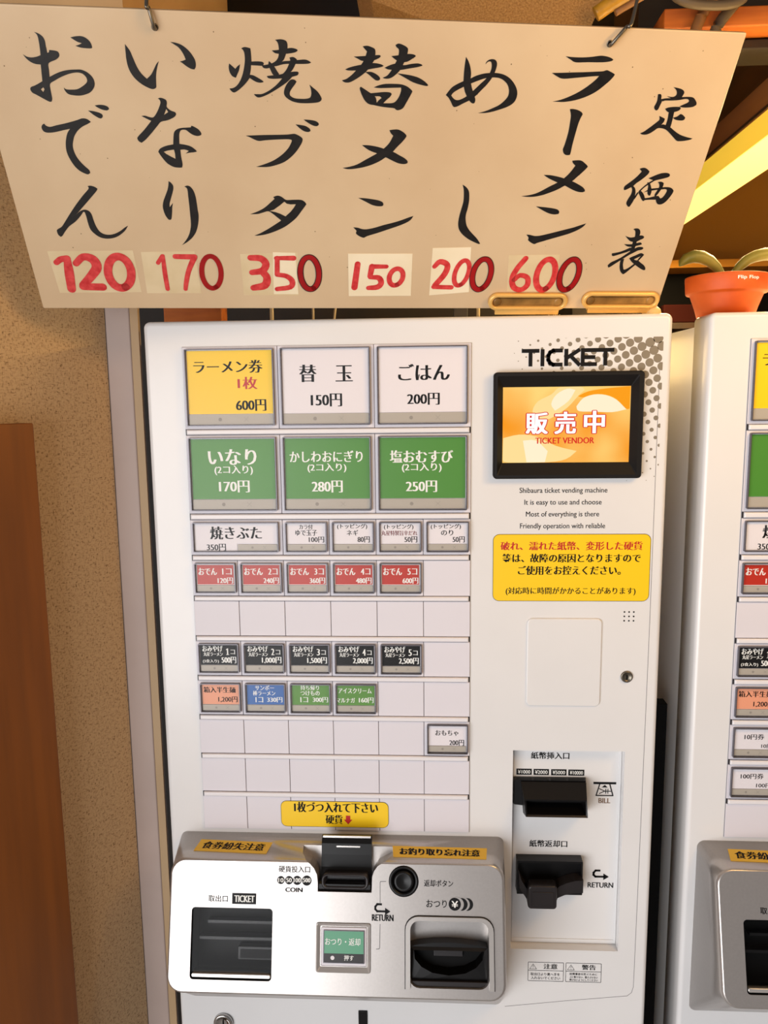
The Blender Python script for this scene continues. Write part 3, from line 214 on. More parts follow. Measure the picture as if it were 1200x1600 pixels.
def wallpaper():
    m = mat('woven_wallpaper', (168, 134, 98), .8); nt = m.node_tree; b = nt.nodes['Principled BSDF']
    tc = nt.nodes.new('ShaderNodeTexCoord')
    def nz(sc, scale, det):
        mp = nt.nodes.new('ShaderNodeMapping'); mp.inputs['Scale'].default_value = sc
        n = nt.nodes.new('ShaderNodeTexNoise'); n.inputs['Scale'].default_value = scale; n.inputs['Detail'].default_value = det
        nt.links.new(tc.outputs['Object'], mp.inputs[0]); nt.links.new(mp.outputs[0], n.inputs['Vector']); return n
    a = nz((1, 1, .22), 900, 3); c = nz((.22, .22, 1), 900, 3); d = nz((1, 1, 1), 420, 5)
    mn = nt.nodes.new('ShaderNodeMath'); mn.operation = 'MINIMUM'; nt.links.new(a.outputs['Fac'], mn.inputs[0]); nt.links.new(c.outputs['Fac'], mn.inputs[1])
    av = nt.nodes.new('ShaderNodeMath'); av.operation = 'MULTIPLY_ADD'; av.inputs[1].default_value = .5
    nt.links.new(d.outputs['Fac'], av.inputs[0]); nt.links.new(mn.outputs[0], av.inputs[2])
    cr = nt.nodes.new('ShaderNodeValToRGB')
    e = cr.color_ramp.elements; e[0].position = .52; e[0].color = (*lin((112, 84, 56)), 1); e[1].position = .72; e[1].color = (*lin((192, 160, 120)), 1)
    x = cr.color_ramp.elements.new(.62); x.color = (*lin((168, 136, 98)), 1)
    nt.links.new(av.outputs[0], cr.inputs[0]); nt.links.new(cr.outputs[0], b.inputs['Base Color'])
    bp = nt.nodes.new('ShaderNodeBump'); bp.inputs['Strength'].default_value = .5; bp.inputs['Distance'].default_value = .0012
    nt.links.new(av.outputs[0], bp.inputs['Height']); nt.links.new(bp.outputs[0], b.inputs['Normal'])
    return m
WALLP = wallpaper()
STUCCO = noise_mat('stucco', (150, 108, 58), (186, 142, 84), nscale=420, rough=.85, bump=.8, bscale=420)
BOARD = noise_mat('aged_board_paint', (206, 178, 142), (216, 190, 154), nscale=7, detail=6, rough=.36, coat=.1)
BRUSH = noise_mat('black_sign_paint', (18, 16, 16), (30, 26, 24), nscale=120, rough=.28, coat=.35)
MARKER = noise_mat('red_marker', (196, 36, 40), (222, 72, 70), scale=(1, 1, 1), nscale=160, detail=4, rough=.5)
DARKRED = noise_mat('dark_red_paint', (150, 12, 16), (166, 18, 20), nscale=60, rough=.3)
TAPEP = noise_mat('yellowed_tape', (216, 194, 152), (226, 206, 168), nscale=30, rough=.3)
CREAMP = noise_mat('cream_paper', (238, 222, 188), (244, 230, 200), nscale=20, rough=.55)
WOODB = noise_mat('brown_veneer', (118, 64, 8), (134, 74, 12), scale=(1, 1, .06), nscale=60, detail=5, rough=.45)
WOODO = noise_mat('orange_wood', (168, 84, 20), (206, 112, 34), scale=(.1, 1, 1), nscale=60, detail=5, rough=.6, bump=.3)
WOODD = noise_mat('dark_wood', (40, 24, 12), (58, 36, 18), scale=(1, .1, 1), nscale=30, detail=4, rough=.6)
BEAMW = noise_mat('brown_beam', (140, 94, 56), (158, 108, 66), scale=(1, .1, 1), nscale=30, rough=.5)
BACKW = noise_mat('tan_wall', (200, 134, 34), (206, 140, 40), nscale=3, rough=.7)
GREYP = noise_mat('mauve_grey_post', (172, 152, 142), (180, 160, 150), nscale=9, rough=.55)
TANP = noise_mat('lit_post_side_tan', (176, 146, 108), (184, 154, 116), nscale=9, rough=.6)
DARKP = noise_mat('near_black_panel', (22, 14, 8), (34, 22, 12), nscale=12, rough=.7)
GOLD = mat('brassy_plastic', (232, 184, 104), .3, .2)
GOLDIN = noise_mat('tarnished_brass', (110, 78, 34), (168, 124, 62), nscale=50, rough=.4, metal=.1)
TERRA = noise_mat('terracotta', (200, 80, 14), (210, 90, 20), nscale=40, rough=.55)
LEAF = noise_mat('succulent_green', (64, 86, 36), (168, 148, 60), scale=(1, 1, 1), nscale=14, rough=.45)
SOIL = noise_mat('soil', (50, 36, 24), (80, 58, 38), nscale=120, rough=.9)
TANPLAIN = noise_mat('tan_plaster', (190, 152, 104), (198, 160, 112), nscale=5, rough=.8)
CREAM = mat('cream_plastic', (230, 200, 140), .5)
CONC = mat('grey_floor', (176, 172, 168), .6)

# ------------------------------------------------------------------ mesh helpers (millimetres in, metres out)
class MB:
    def __init__(s): s.v = []; s.f = []; s.m = []; s.sm = []; s.mats = []
    def mi(s, m):
        if m not in s.mats: s.mats.append(m)
        return s.mats.index(m)
    def poly(s, pts, faces, m, smooth=False):
        b = len(s.v); s.v += [tuple(p) for p in pts]; k = s.mi(m)
        for f in faces: s.f.append([b + i for i in f]); s.m.append(k); s.sm.append(smooth)
    def loft(s, rings, m, caps=(True, True), smooth=True, capm=None):
        n = len(rings[0]); b = len(s.v); k = s.mi(m)
        for r in rings: s.v += [tuple(p) for p in r]
        for i in range(len(rings) - 1):
            for j in range(n):
                a = b + i * n + j; c = b + i * n + (j + 1) % n
                s.f.append([a, c, c + n, a + n]); s.m.append(k); s.sm.append(smooth)
        kk = s.mi(capm) if capm else k
        if caps[0]: s.f.append([b + j for j in range(n)][::-1]); s.m.append(kk); s.sm.append(False)
        if caps[1]: s.f.append([b + (len(rings) - 1) * n + j for j in range(n)]); s.m.append(kk); s.sm.append(False)
    def box(s, x0, x1, y0, y1, z0, z1, m, r=0.):
        # y0 is the front (towards the viewer)
        if r <= 0:
            q = [(x, y, z) for y in (y1, y0) for x, z in ((x0, z0), (x1, z0), (x1, z1), (x0, z1))]
            s.loft([q[:4], q[4:]], m, smooth=False)
        else: s.slab(x0, x1, z0, z1, r, y1, y0, m, min(r, (y1 - y0) * .45))
    def slab(s, x0, x1, z0, z1, r, yb, yf, m, bev=0., n=5, capm=None):
        # rounded rectangle extruded from the back yb to the front yf, front edge rounded
        R = [ring(rr(x0, x1, z0, z1, r, n), yb)]
        if bev > 0:
            for a in (0, .3, .6, .85, 1):
                t = a * math.pi / 2; i = bev * (1 - math.cos(t)); d = bev * (1 - math.sin(t))
                R.append(ring(rr(x0 + i, x1 - i, z0 + i, z1 - i, max(r - i, .05), n), yf + d))
        else: R.append(ring(rr(x0, x1, z0, z1, r, n), yf))
        s.loft(R, m, smooth=bev > 0, capm=capm)
    def ringslab(s, o, i, yb, yf, m, ro=1., ri=.5, n=4):
        # rectangular ring: o, i = (x0,x1,z0,z1)
        a = rr(*o, ro, n); c = rr(*i, ri, n)
        R = [ring(a, yb), ring(a, yf), ring(c, yf), ring(c, yb)]
        s.loft(R, m, caps=(False, False), smooth=False)
    def disc(s, cx, cz, r, y, m, n=24, r2=None):
        s.poly([(cx + r * math.cos(t), y, cz + (r2 or r) * math.sin(t)) for t in [2 * math.pi * k / n for k in range(n)]], [list(range(n))], m)
    def cyl(s, cx, cz, rings, m, n=28, caps=(True, True)):
        # rings of (radius, y)
        s.loft([[(cx + r * math.cos(t), y, cz + r * math.sin(t)) for t in [2 * math.pi * k / n for k in range(n)]] for r, y in rings], m, caps)
    def lathe(s, prof, m, n=40, c=(0, 0), caps=(True, True)):
        s.loft([[(c[0] + r * math.cos(t), c[1] + r * math.sin(t), z) for t in [2 * math.pi * k / n for k in range(n)]] for r, z in prof], m, caps)
    def tube(s, pts, rad, m, n=10):
        P = [Vector(p) for p in pts]; R = []
        for i, p in enumerate(P):
            d = (P[min(i + 1, len(P) - 1)] - P[max(i - 1, 0)]).normalized()
            u = d.cross(Vector((.13, .21, 1)) if abs(d.z) < .9 else Vector((1, .1, 0))).normalized(); v = d.cross(u)
            rad_i = rad[i] if isinstance(rad, (list, tuple)) else rad
            R.append([tuple(p + u * rad_i * math.cos(t) + v * rad_i * math.sin(t)) for t in [2 * math.pi * k / n for k in range(n)]])
        s.loft(R, m)
    def flat(s, rings, y, m):
        # filled polygon (with holes) in the x-z plane
        tri = tessellate_polygon([[Vector((a, b, 0)) for a, b in r] for r in rings])
        pts = [(a, y, b) for r in rings for a, b in r]
        s.poly(pts, [list(t) for t in tri], m)
    def stroke(s, pts, y, m, sub=0):
        # brush stroke of varying width, pts = (x, z, width); sub > 0 smooths it into a rounded ribbon
        if sub:
            P = [Vector(p) for p in pts]; Q = []
            for i in range(len(P) - 1):
                p1, p2 = P[i], P[i + 1]; p0 = P[i - 1] if i else p1 * 2 - p2; p3 = P[i + 2] if i + 2 < len(P) else p2 * 2 - p1
                for k in range(sub):
                    t = k / sub; Q.append(.5 * ((2 * p1) + (p2 - p0) * t + (2 * p0 - 5 * p1 + 4 * p2 - p3) * t * t + (3 * p1 - p0 - 3 * p2 + p3) * t ** 3))
            Q.append(P[-1]); L, Rr = [], []
            for i, q in enumerate(Q):
                d = Q[min(i + 1, len(Q) - 1)] - Q[max(i - 1, 0)]; l_ = math.hypot(d.x, d.y) or 1e-6
                nx, nz = -d.y / l_ * q.z / 2, d.x / l_ * q.z / 2; L.append((q.x + nx, y, q.y + nz)); Rr.append((q.x - nx, y, q.y - nz))
            n = len(Q); s.poly(L + Rr, [[i, i + 1, n + i + 1, n + i] for i in range(n - 1)], m)
            for q, nb, sg in ((Q[0], Q[1], 1), (Q[-1], Q[-2], -1)):
                a0 = math.atan2(nb.y - q.y, nb.x - q.x) + math.pi / 2
                s.poly([(q.x + q.z / 2 * math.cos(a0 + math.pi * k / 8), y, q.y + q.z / 2 * math.sin(a0 + math.pi * k / 8)) for k in range(9)], [list(range(9))], m)
            return
        for i in range(len(pts) - 1):
            (x0, z0, w0), (x1, z1, w1) = pts[i], pts[i + 1]
            d = math.hypot(x1 - x0, z1 - z0) or 1e-6; ux, uz = (x1 - x0) / d, (z1 - z0) / d; nx, nz = -uz, ux
            e0, e1 = w0 * .4, w1 * .4; x0, z0, x1, z1 = x0 - ux * e0, z0 - uz * e0, x1 + ux * e1, z1 + uz * e1
            s.poly([(x0 + nx * w0 / 2, y, z0 + nz * w0 / 2), (x1 + nx * w1 / 2, y, z1 + nz * w1 / 2), (x1 - nx * w1 / 2, y, z1 - nz * w1 / 2), (x0 - nx * w0 / 2, y, z0 - nz * w0 / 2)], [[3, 2, 1, 0]], m)
    def text(s, t, x0, x1, z0, z1, y, m, xb=0., off=0., fr=None):
        v, f, (a0, a1, b0, b1) = glyphs(t, off)
        if t == '1':
            c_, h_ = (x0 + x1) / 2, z1 - z0
            s.poly([(c_ - .09 * h_, y, z0), (c_ + .09 * h_, y, z0), (c_ + .09 * h_, y, z1), (c_ - .03 * h_, y, z1), (c_ - .24 * h_, y, z1 - .16 * h_), (c_ - .24 * h_, y, z1 - .26 * h_), (c_ - .09 * h_, y, z1 - .2 * h_)], [[0, 1, 2, 3, 6], [3, 4, 5, 6]], m)
            s.poly([(c_ - .24 * h_, y - .02, z0), (c_ + .24 * h_, y - .02, z0), (c_ + .24 * h_, y - .02, z0 + .06 * h_), (c_ - .24 * h_, y - .02, z0 + .06 * h_)], [[0, 1, 2, 3]], m)
            return
        sx = (x1 - x0 - 2 * xb) / (a1 - a0); sz = (z1 - z0) / (b1 - b0)
        for k, dx in enumerate((0,) if xb <= 0 else (-xb, 0, xb)):
            P = [(x0 + xb + dx + (a - a0) * sx, y - .01 * k, z0 + (b - b0) * sz) for a, b in v]
            s.poly([fr(p) for p in P] if fr else P, f, m)
    def build(s, name, parent=None, loc=None, label=None):
        me = bpy.data.meshes.new(name)
        me.from_pydata([(x / 1000, y / 1000, z / 1000) for x, y, z in s.v], [], s.f)
        for m in s.mats: me.materials.append(m)
        me.polygons.foreach_set('material_index', s.m); me.polygons.foreach_set('use_smooth', s.sm)
        bm = bmesh.new(); bm.from_mesh(me); bmesh.ops.recalc_face_normals(bm, faces=bm.faces); bm.to_mesh(me); bm.free()
        o = bpy.data.objects.new(name, me); C.objects.link(o)
        if parent is not None: o.parent = parent
        if loc is not None: o.location = loc
        if label: o['label'] = label
        return o

def rr(x0, x1, z0, z1, r, n=5):
    P = []
    r = min(r, (x1 - x0) / 2 - .01, (z1 - z0) / 2 - .01)
    for cx, cz, a0 in ((x1 - r, z0 + r, -90), (x1 - r, z1 - r, 0), (x0 + r, z1 - r, 90), (x0 + r, z0 + r, 180)):
        for k in range(n + 1):
            a = math.radians(a0 + 90 * k / n); P.append((cx + r * math.cos(a), cz + r * math.sin(a)))
    return P
def ring(p, y): return [(x, y, z) for x, z in p]

_G = {}
def glyphs(t, off=0.):
    if (t, off) in _G: return _G[(t, off)]
    cu = bpy.data.curves.new('lettering', 'FONT'); cu.body = t; cu.size = 1; cu.resolution_u = 3; cu.offset = off; cu.fill_mode = 'FRONT'
    o = bpy.data.objects.new('lettering', cu); C.objects.link(o); bpy.context.view_layer.update()
    dg = bpy.context.evaluated_depsgraph_get(); me = bpy.data.meshes.new_from_object(o.evaluated_get(dg))
    v = [(p.co.x, p.co.y) for p in me.vertices]; f = [list(q.vertices)[::-1] for q in me.polygons]
    bpy.data.objects.remove(o); bpy.data.curves.remove(cu); bpy.data.meshes.remove(me)
    xs = [a for a, b in v]; zs = [b for a, b in v]
    _G[(t, off)] = (v, f, (min(xs), max(xs), min(zs), max(zs))); return _G[(t, off)]

def smooth(P, sub=3):
    # Catmull-Rom through a closed outline, keeping sharp tips
    n = len(P); out = []
    V = [Vector(p) for p in P]
    sharp = []
    for i in range(n):
        a = V[i] - V[i - 1]; b = V[(i + 1) % n] - V[i]
        sharp.append(a.length > 1e-9 and b.length > 1e-9 and a.angle(b) > 1.05)
    for i in range(n):
        p1, p2 = V[i], V[(i + 1) % n]
        p0 = V[i - 1] if not sharp[i] else p1 - (p2 - p1) * .5
        p3 = V[(i + 2) % n] if not sharp[(i + 1) % n] else p2 + (p2 - p1) * .5
        for k in range(sub):
            t = k / sub
            q = .5 * ((2 * p1) + (p2 - p0) * t + (2 * p0 - 5 * p1 + 4 * p2 - p3) * t * t + (3 * p1 - p0 - 3 * p2 + p3) * t ** 3)
            out.append((q.x, q.y))
    return out

def cut(o, cutters):
    for c in cutters:
        md = o.modifiers.new('cut', 'BOOLEAN'); md.operation = 'DIFFERENCE'; md.solver = 'EXACT'; md.object = c
    bpy.context.view_layer.update(); dg = bpy.context.evaluated_depsgraph_get()
    me = bpy.data.meshes.new_from_object(o.evaluated_get(dg)); o.modifiers.clear(); old = o.data; o.data = me; bpy.data.meshes.remove(old)
    for c in cutters: bpy.data.objects.remove(c)

def thing(name, label, cat, loc=(0, 0, 0), group=None, rot=None):
    o = bpy.data.objects.new(name, None); o.empty_display_size = .05; C.objects.link(o); o.location = loc
    if rot is not None: o.rotation_euler = rot
    o['label'] = label; o['category'] = cat
    if group: o['group'] = group
    return o
def tag(o, label, cat, group=None):
    o['label'] = label; o['category'] = cat
    if group: o['group'] = group
    return o
def struct(mb, name): o = mb.build(name); o['kind'] = 'structure'; return o

# ------------------------------------------------------------------ the setting
b = MB(); b.box(-1500, 2200, -2600, 1700, ZF * 1000 - 60, ZF * 1000, CONC); struct(b, 'floor')
b = MB(); b.box(-1500, 2200, 1560, 1620, ZF * 1000, 900, BACKW); struct(b, 'wall_back')
b = MB(); b.box(-1500, 2200, 60, 1620, 640, 690, WOODD); struct(b, 'ceiling')
b = MB(); b.box(2140, 2200, 60, 1560, ZF * 1000, 640, BACKW); struct(b, 'wall_right')
# angled left wall with woven paper, ending at the post beside the machine
b = MB(); b.box(-900, 0, 0, 60, ZF * 1000, 300, WALLP)
o = struct(b, 'wall_left'); o.location = (-.0955, .03, 0); o.rotation_euler = (0, 0, math.radians(58))
b = MB(); b.box(-95.5, -67, 30, 62, ZF * 1000, 300, GREYP, r=2)
struct(b, 'trim_1')
b = MB(); b.box(-66.9, -57.8, 30.5, 33, ZF * 1000, 300, TANP); struct(b, 'trim_2')  # added front-facing strip; its tan stands in for the post's lit side
# upper woodwork behind the board, and an added dark backing sheet
b = MB()
pts = [(150, 640), (172, 480), (195, 454), (240, 437), (286, 420), (360, 403), (450, 398), (478, 413), (492, 444), (560, 640)]
b.loft([ring(pts, 460), ring(pts, 250)], STUCCO, smooth=False); struct(b, 'trim_3')
b = MB(); b.box(-620, -48, 10, 480, 301, 640, TANPLAIN); struct(b, 'trim_4')
b = MB(); b.box(-700, 560, 490, 560, ZF * 1000, 640, DARKP); struct(b, 'trim_5')  # added near-black sheet; its colour stands in for shade behind the machines
b = MB(); b.box(570, 900, 250, 300, 407, 431, WOODO, r=2); struct(b, 'trim_6')
b = MB(); b.box(560, 1000, 285, 340, 393, 405.5, DARKP, r=2); struct(b, 'trim_7')
b = MB(); b.box(560, 1100, 340, 380, 430, 640, DARKP); struct(b, 'trim_8')
# far shelf along the back wall
t = thing('wall_shelf', 'dark wall shelf with a pale front edge low on the far brown wall', 'shelf', (1.2, 1.5, .2))
b = MB(); b.box(-600, 700, -110, 60, 80, 100, BACKW); b.build('shelf_top', t)
b = MB(); b.box(-600, 700, -170, 0, -86, -70.5, WOODD); b.build('lower_deck', t)
b = MB(); b.box(-600, 700, 0, 58, -500, 79, DARK); b.build('shelf_body', t)
b = MB(); b.box(900, 1010, 1340, 1389, 130, 178, mat('dim_red', (40, 7, 4), .8, spec=.1), r=4)
tag(b.build('red_box'), 'dim red box on the far shelf left of the plant pot', 'box')

# ceiling lamp fixture running into the room
t = thing('ceiling_light', 'long yellow glowing ceiling light box under a brown beam at the right', 'light', (.769, .75, .318))
b = MB(); b.box(0, 78, -650, 550, 39.3, 86, BEAMW, r=1.5); b.box(-1.5, -.2, -650, 550, 42, 46, WOODD); b.build('housing', t)
ly = mat('lamp_side_glow', (228, 190, 70), .6, emit=(226, 186, 58), estr=.9)
lw = mat('lamp_lens_glow', (255, 240, 150), .6, emit=(255, 238, 132), estr=1.4)
b = MB(); b.box(0, 75, -650, 550, 2.2, 39, ly); b.build('reflector', t)
b = MB(); b.box(.3, 74.7, -650, 550, 0, 2, lw); b.build('diffuser', t, label='bright glowing bottom panel')
l = bpy.data.lights.new('lamp_tube', 'AREA'); l.shape = 'RECTANGLE'; l.size = 1.1; l.size_y = .07; l.color = (1, .70, .30); l.energy = 32
lo = bpy.data.objects.new('lamp_tube', l); C.objects.link(lo); lo.location = (.806, .70, .314); lo.rotation_euler = (0, 0, math.pi / 2)

# brown board leaning against the papered wall
b = MB(); b.box(-420, -106, -19, -1, ZF * 1000, -78, WOODB, r=1.5)
o = b.build('wooden_board'); o.location = (-.0955, .03, 0); o.rotation_euler = (0, 0, math.radians(58))
tag(o, 'tall plain brown wooden panel against the papered wall at far left', 'panel')

# ------------------------------------------------------------------ cables and pipes over the board
def cable(name, label, cat, pts, rad, m, group=None):
    b = MB(); P = [Vector(p) for p in pts]; Q = []
    for i in range(len(P) - 1):
        p0 = P[max(i - 1, 0)]; p1 = P[i]; p2 = P[i + 1]; p3 = P[min(i + 2, len(P) - 1)]
        for k in range(6):
            t = k / 6; Q.append(.5 * ((2 * p1) + (p2 - p0) * t + (2 * p0 - 5 * p1 + 4 * p2 - p3) * t * t + (3 * p1 - p0 - 3 * p2 + p3) * t ** 3))
    Q.append(P[-1]); b.tube(Q, rad, m, 12); return tag(b.build(name), label, cat, group)
GREYC = mat('grey_cable', (92, 78, 62), .5); YELP = noise_mat('dirty_yellow_pipe', (150, 108, 26), (200, 150, 40), nscale=60, rough=.4)
BRNC = mat('brown_cable', (136, 92, 52), .5); BLKC = mat('black_cable', (24, 20, 18), .4)
cable('conduit_pipe', 'dirty yellow pipe stub above the top edge of the board', 'pipe', [(478, 225, 416), (500, 220, 428), (530, 215, 442), (570, 215, 470), (610, 215, 520)], 9, YELP)
cable('electric_cable', 'grey cable drooping in a loop above the board near the hook', 'cable', [(556, 200, 480), (556, 200, 440), (572, 195, 417), (600, 195, 409), (640, 200, 412), (660, 205, 430), (690, 210, 480)], 5.5, GREYC, 'cables above the board')
cable('electric_cable', 'flat brown cable rising steeply right of the drooping grey loop', 'cable', [(600, 235, 380), (607, 235, 402), (618, 235, 425), (640, 235, 455), (660, 235, 500)], 7, BRNC, 'cables above the board')
cable('electric_cable', 'dark grey cable beside the steep flat brown cable', 'cable', [(625, 238, 380), (635, 240, 405), (655, 240, 430), (690, 240, 470)], 7, GREYC, 'cables above the board')
cable('electric_cable', 'thin tan wire lying along the yellow pipe stub', 'cable', [(498, 205, 408), (530, 202, 424), (560, 200, 440), (600, 200, 480)], 4, BRNC, 'cables above the board')
cable('electric_cable', 'thin brown wire along the ceiling at the top right corner', 'cable', [(600, 215, 432), (660, 215, 436), (720, 216, 432), (800, 216, 436)], 4, BRNC, 'cables above the board')

# ------------------------------------------------------------------ the hanging price board
BM = Matrix(((.98730, .12871 * -1, .09311), (.15886, .79994, -.57867), (0, .58612, .81023)))
br = Vector((.51251, .03, .03524)); U = Vector((.98730, .15886, 0)); V = Vector((.09311, -.57867, .81023)); N = U.cross(V)
RB = Matrix((U, -N, V)).transposed().to_euler()
B0 = br - U * .6366
def on_board(name, label, cat, x, z, group=None): return thing(name, label, cat, B0 + U * x / 1000 + V * z / 1000, group, RB)
t = thing('price_board', 'large cream price board with black brush lettering hanging tilted above the machines', 'sign', B0, None, RB)
b = MB(); b.slab(0, 636.6, 0, 260.8, 1.2, 4, 0, BOARD, .8)
random.seed(4); FLECK = mat('board_fleck', (120, 96, 66), .7)
for k in range(70): b.disc(random.uniform(15, 620), random.uniform(25, 255), random.uniform(.2, .6), -.06, FLECK, 8)
b.build('board', t)
for ci, polys in enumerate(GLYPHS):
    b = MB()
    for pi, rings in enumerate(polys): b.flat([smooth(r) if i == 0 else r for i, r in enumerate(rings)], -.25 - .006 * pi, BRUSH)
    b.build('brush_character', t)
pm = {'a': (TAPEP, -.12), 'b': (TAPEP, -.16), 'c': (TAPEP, -.12), 'c2': (CREAMP, -.2), 'e': (CREAMP, -.3), 'f': (CREAMP, -.2), 'h': (TAPEP, -.14)}
pn = {'a': 'yellowed tape patch under 120', 'b': 'yellowed tape patch under 170', 'c': 'clear tape patch under 350', 'c2': 'pale paper slip under the 5 of 350', 'e': 'cream paper slip reading 150', 'f': 'pale paper slip under 200', 'h': 'clear tape patch under 600'}
for k, q in PATCHES.items():
    b = MB(); m, y = pm[k]; b.loft([ring(q, -.02), ring(q, y)], m, smooth=False); b.build('paper_patch', t, label=pn[k])
for price, lst in NUMERALS:
    b = MB()
    for i, (k, st) in enumerate(lst): b.stroke(st, {'m': -.36 - .05 * i, 'k': -.5, 'd': -.6}[k], {'m': MARKER, 'd': DARKRED, 'k': BRUSH}[k], 4)
    b.build('price_number', t, label='red hand-painted price ' + price)
for x in (144.3, 518.9):
    b = MB(); b.cyl(x, 249.1, [(2.8, -.1), (2.8, -.5), (1.6, -.5), (1.6, -.15)], STEEL, 18, (False, False)); b.disc(x, 249.1, 1.7, -.2, DARK, 16); b.build('hook_hole', t)
# wire hooks
def hook(x, label, dx, lean):
    r = on_board('wire_hook', label, 'hook', x, 249.1, 'wire hooks holding the board')
    Mi = Matrix((U, -N, V))
    def wl(vx, vy, vz): q = Mi @ Vector((vx, vy, vz)); return q
    up = wl(dx, 140, 300)
    P = [Vector((.5, 3, -1)), Vector((0, -3.2, 0)), Vector((lean * .4, -4.2, 6)), Vector((lean, -2.5, 13)), Vector((lean * 1.6, 3, 19)), Vector((lean * 2.2, 0, 0)) + up * .35, Vector((lean * 2.5, 0, 0)) + up * .7, Vector((lean * 2.6, 0, 0)) + up]
    Q = []
    for i in range(len(P) - 1):
        p0 = P[max(i - 1, 0)]; p1 = P[i]; p2 = P[i + 1]; p3 = P[min(i + 2, len(P) - 1)]
        for k in range(6):
            t_ = k / 6; Q.append(.5 * ((2 * p1) + (p2 - p0) * t_ + (2 * p0 - 5 * p1 + 4 * p2 - p3) * t_ * t_ + (3 * p1 - p0 - 3 * p2 + p3) * t_ ** 3))
    b = MB(); b.tube(Q, 1.5, STEEL, 10); b.build('hook', r)
hook(144.3, 'dark wire hook through the upper left hole of the board', -10, -2.4)
hook(518.9, 'dark wire hook through the upper right hole of the board', 60, 10)
# bulldog clips
def clip(x0, x1, zc, label):
    r = on_board('bulldog_clip', label, 'clip', (x0 + x1) / 2, zc, 'brass clips gripping the board')
    h = (x1 - x0) / 2
    b = MB(); a = rr(-h, h, -8.6, 10, 9.2, 8); c = rr(-h + 4.3, h - 4.3, -5, 6.2, 5.4, 8)
    b.loft([ring(a, -.3), ring(a, -4), ring(rr(-h + 1.2, h - 1.2, -7.4, 8.8, 8.0, 8), -5.2), ring(rr(-h + 3.4, h - 3.4, -5.8, 7, 6.2, 8), -5.2), ring(c, -4.2), ring(c, -1.2)], GOLD, (True, False))
    b.build('clip_rim', r)
    b = MB(); b.loft([ring(c, -1.15), ring(c, -1.4)], GOLDIN, smooth=False)
    b.slab(-h + 10, h - 10, -3.6, 3.6, 1, -1.4, -2.4, GOLDIN, .4); b.build('clip_spring', r, label='tarnished spring channel')
    for s in (-1, 1):
        b = MB(); b.cyl(s * (h - 9.5), 0, [(4.6, -1.4), (4.6, -2.6), (3, -3.2), (1.6, -3.3)], GOLDIN, 20); b.build('rivet', r)
    b = MB(); b.box(-h + 9, h - 7, -3.4, -.4, -14.4, -7.6, GOLD, r=.6); b.box(-h + 10, h - 8, -.3, 6, -14.2, -11, GOLD)
    b.build('clip_jaw', r)
clip(449.3, 534.2, 8.9, 'brassy clip under the 600 price, left one of the two')
clip(549.9, 634.7, 10.7, 'brassy clip at the bottom right corner of the board')

# ------------------------------------------------------------------ ticket vending machine
CW = 52.0
ROWS = {1: (0, 88.7), 2: (-95.1, 87.1), 3: (-189, 40), 4: (-235.2, 40.6), 5: (-281.8, 40.6), 6: (-328.6, 40.8), 7: (-375.6, 41), 8: (-422.8, 41), 9: (-470, 41), 10: (-517.1, 41)}
ROW_ITEMS = {1: [(0, 2), (2, 2), (4, 2)], 2: [(0, 2), (2, 2), (4, 2)], 3: [(0, 2), (2, 1), (3, 1), (4, 1), (5, 1)], 4: [(c, 1) for c in range(5)], 6: [(c, 1) for c in range(5)], 7: [(c, 1) for c in range(4)], 8: [(5, 1)]}
CARD = {(1, 0): YEL, (1, 2): PAPER, (1, 4): PAPER, (2, 0): GREEN, (2, 2): GREEN, (2, 4): GREEN, (7, 0): PEACH, (7, 1): BLUE, (7, 2): GREEN2, (7, 3): GREEN2}
INKS = {'K': INK, 'k': INK, 'R': RED_INK, 'r': DRED_INK, 'W': WHITE_INK, 'w': WHITE_INK}
COLN = {YEL: 'yellow', PAPER: 'white', GREEN: 'green', PEACH: 'peach', BLUE: 'blue', GREEN2: 'green', REDC: 'red', BLACKC: 'black'}
TA = (-50.0, -569.0); TW = (.2786, .9604)
def cf(p):            # coin face frame: x, height above the face, distance up the face
    x, y, w_ = p
    return (x, TA[0] + TW[0] * w_ + y * TW[1], TA[1] + TW[1] * w_ - y * TW[0])
def bev(p):           # sloping shelf frame: x, height, and z standing for depth
    x, y, d = p
    return (x, d + y * .11, -563.5 + d * .11 - y * -.99)
def xf(b, fr, fn):
    k = len(b.v); fn(b); b.v[k:] = [fr(p) for p in b.v[k:]]

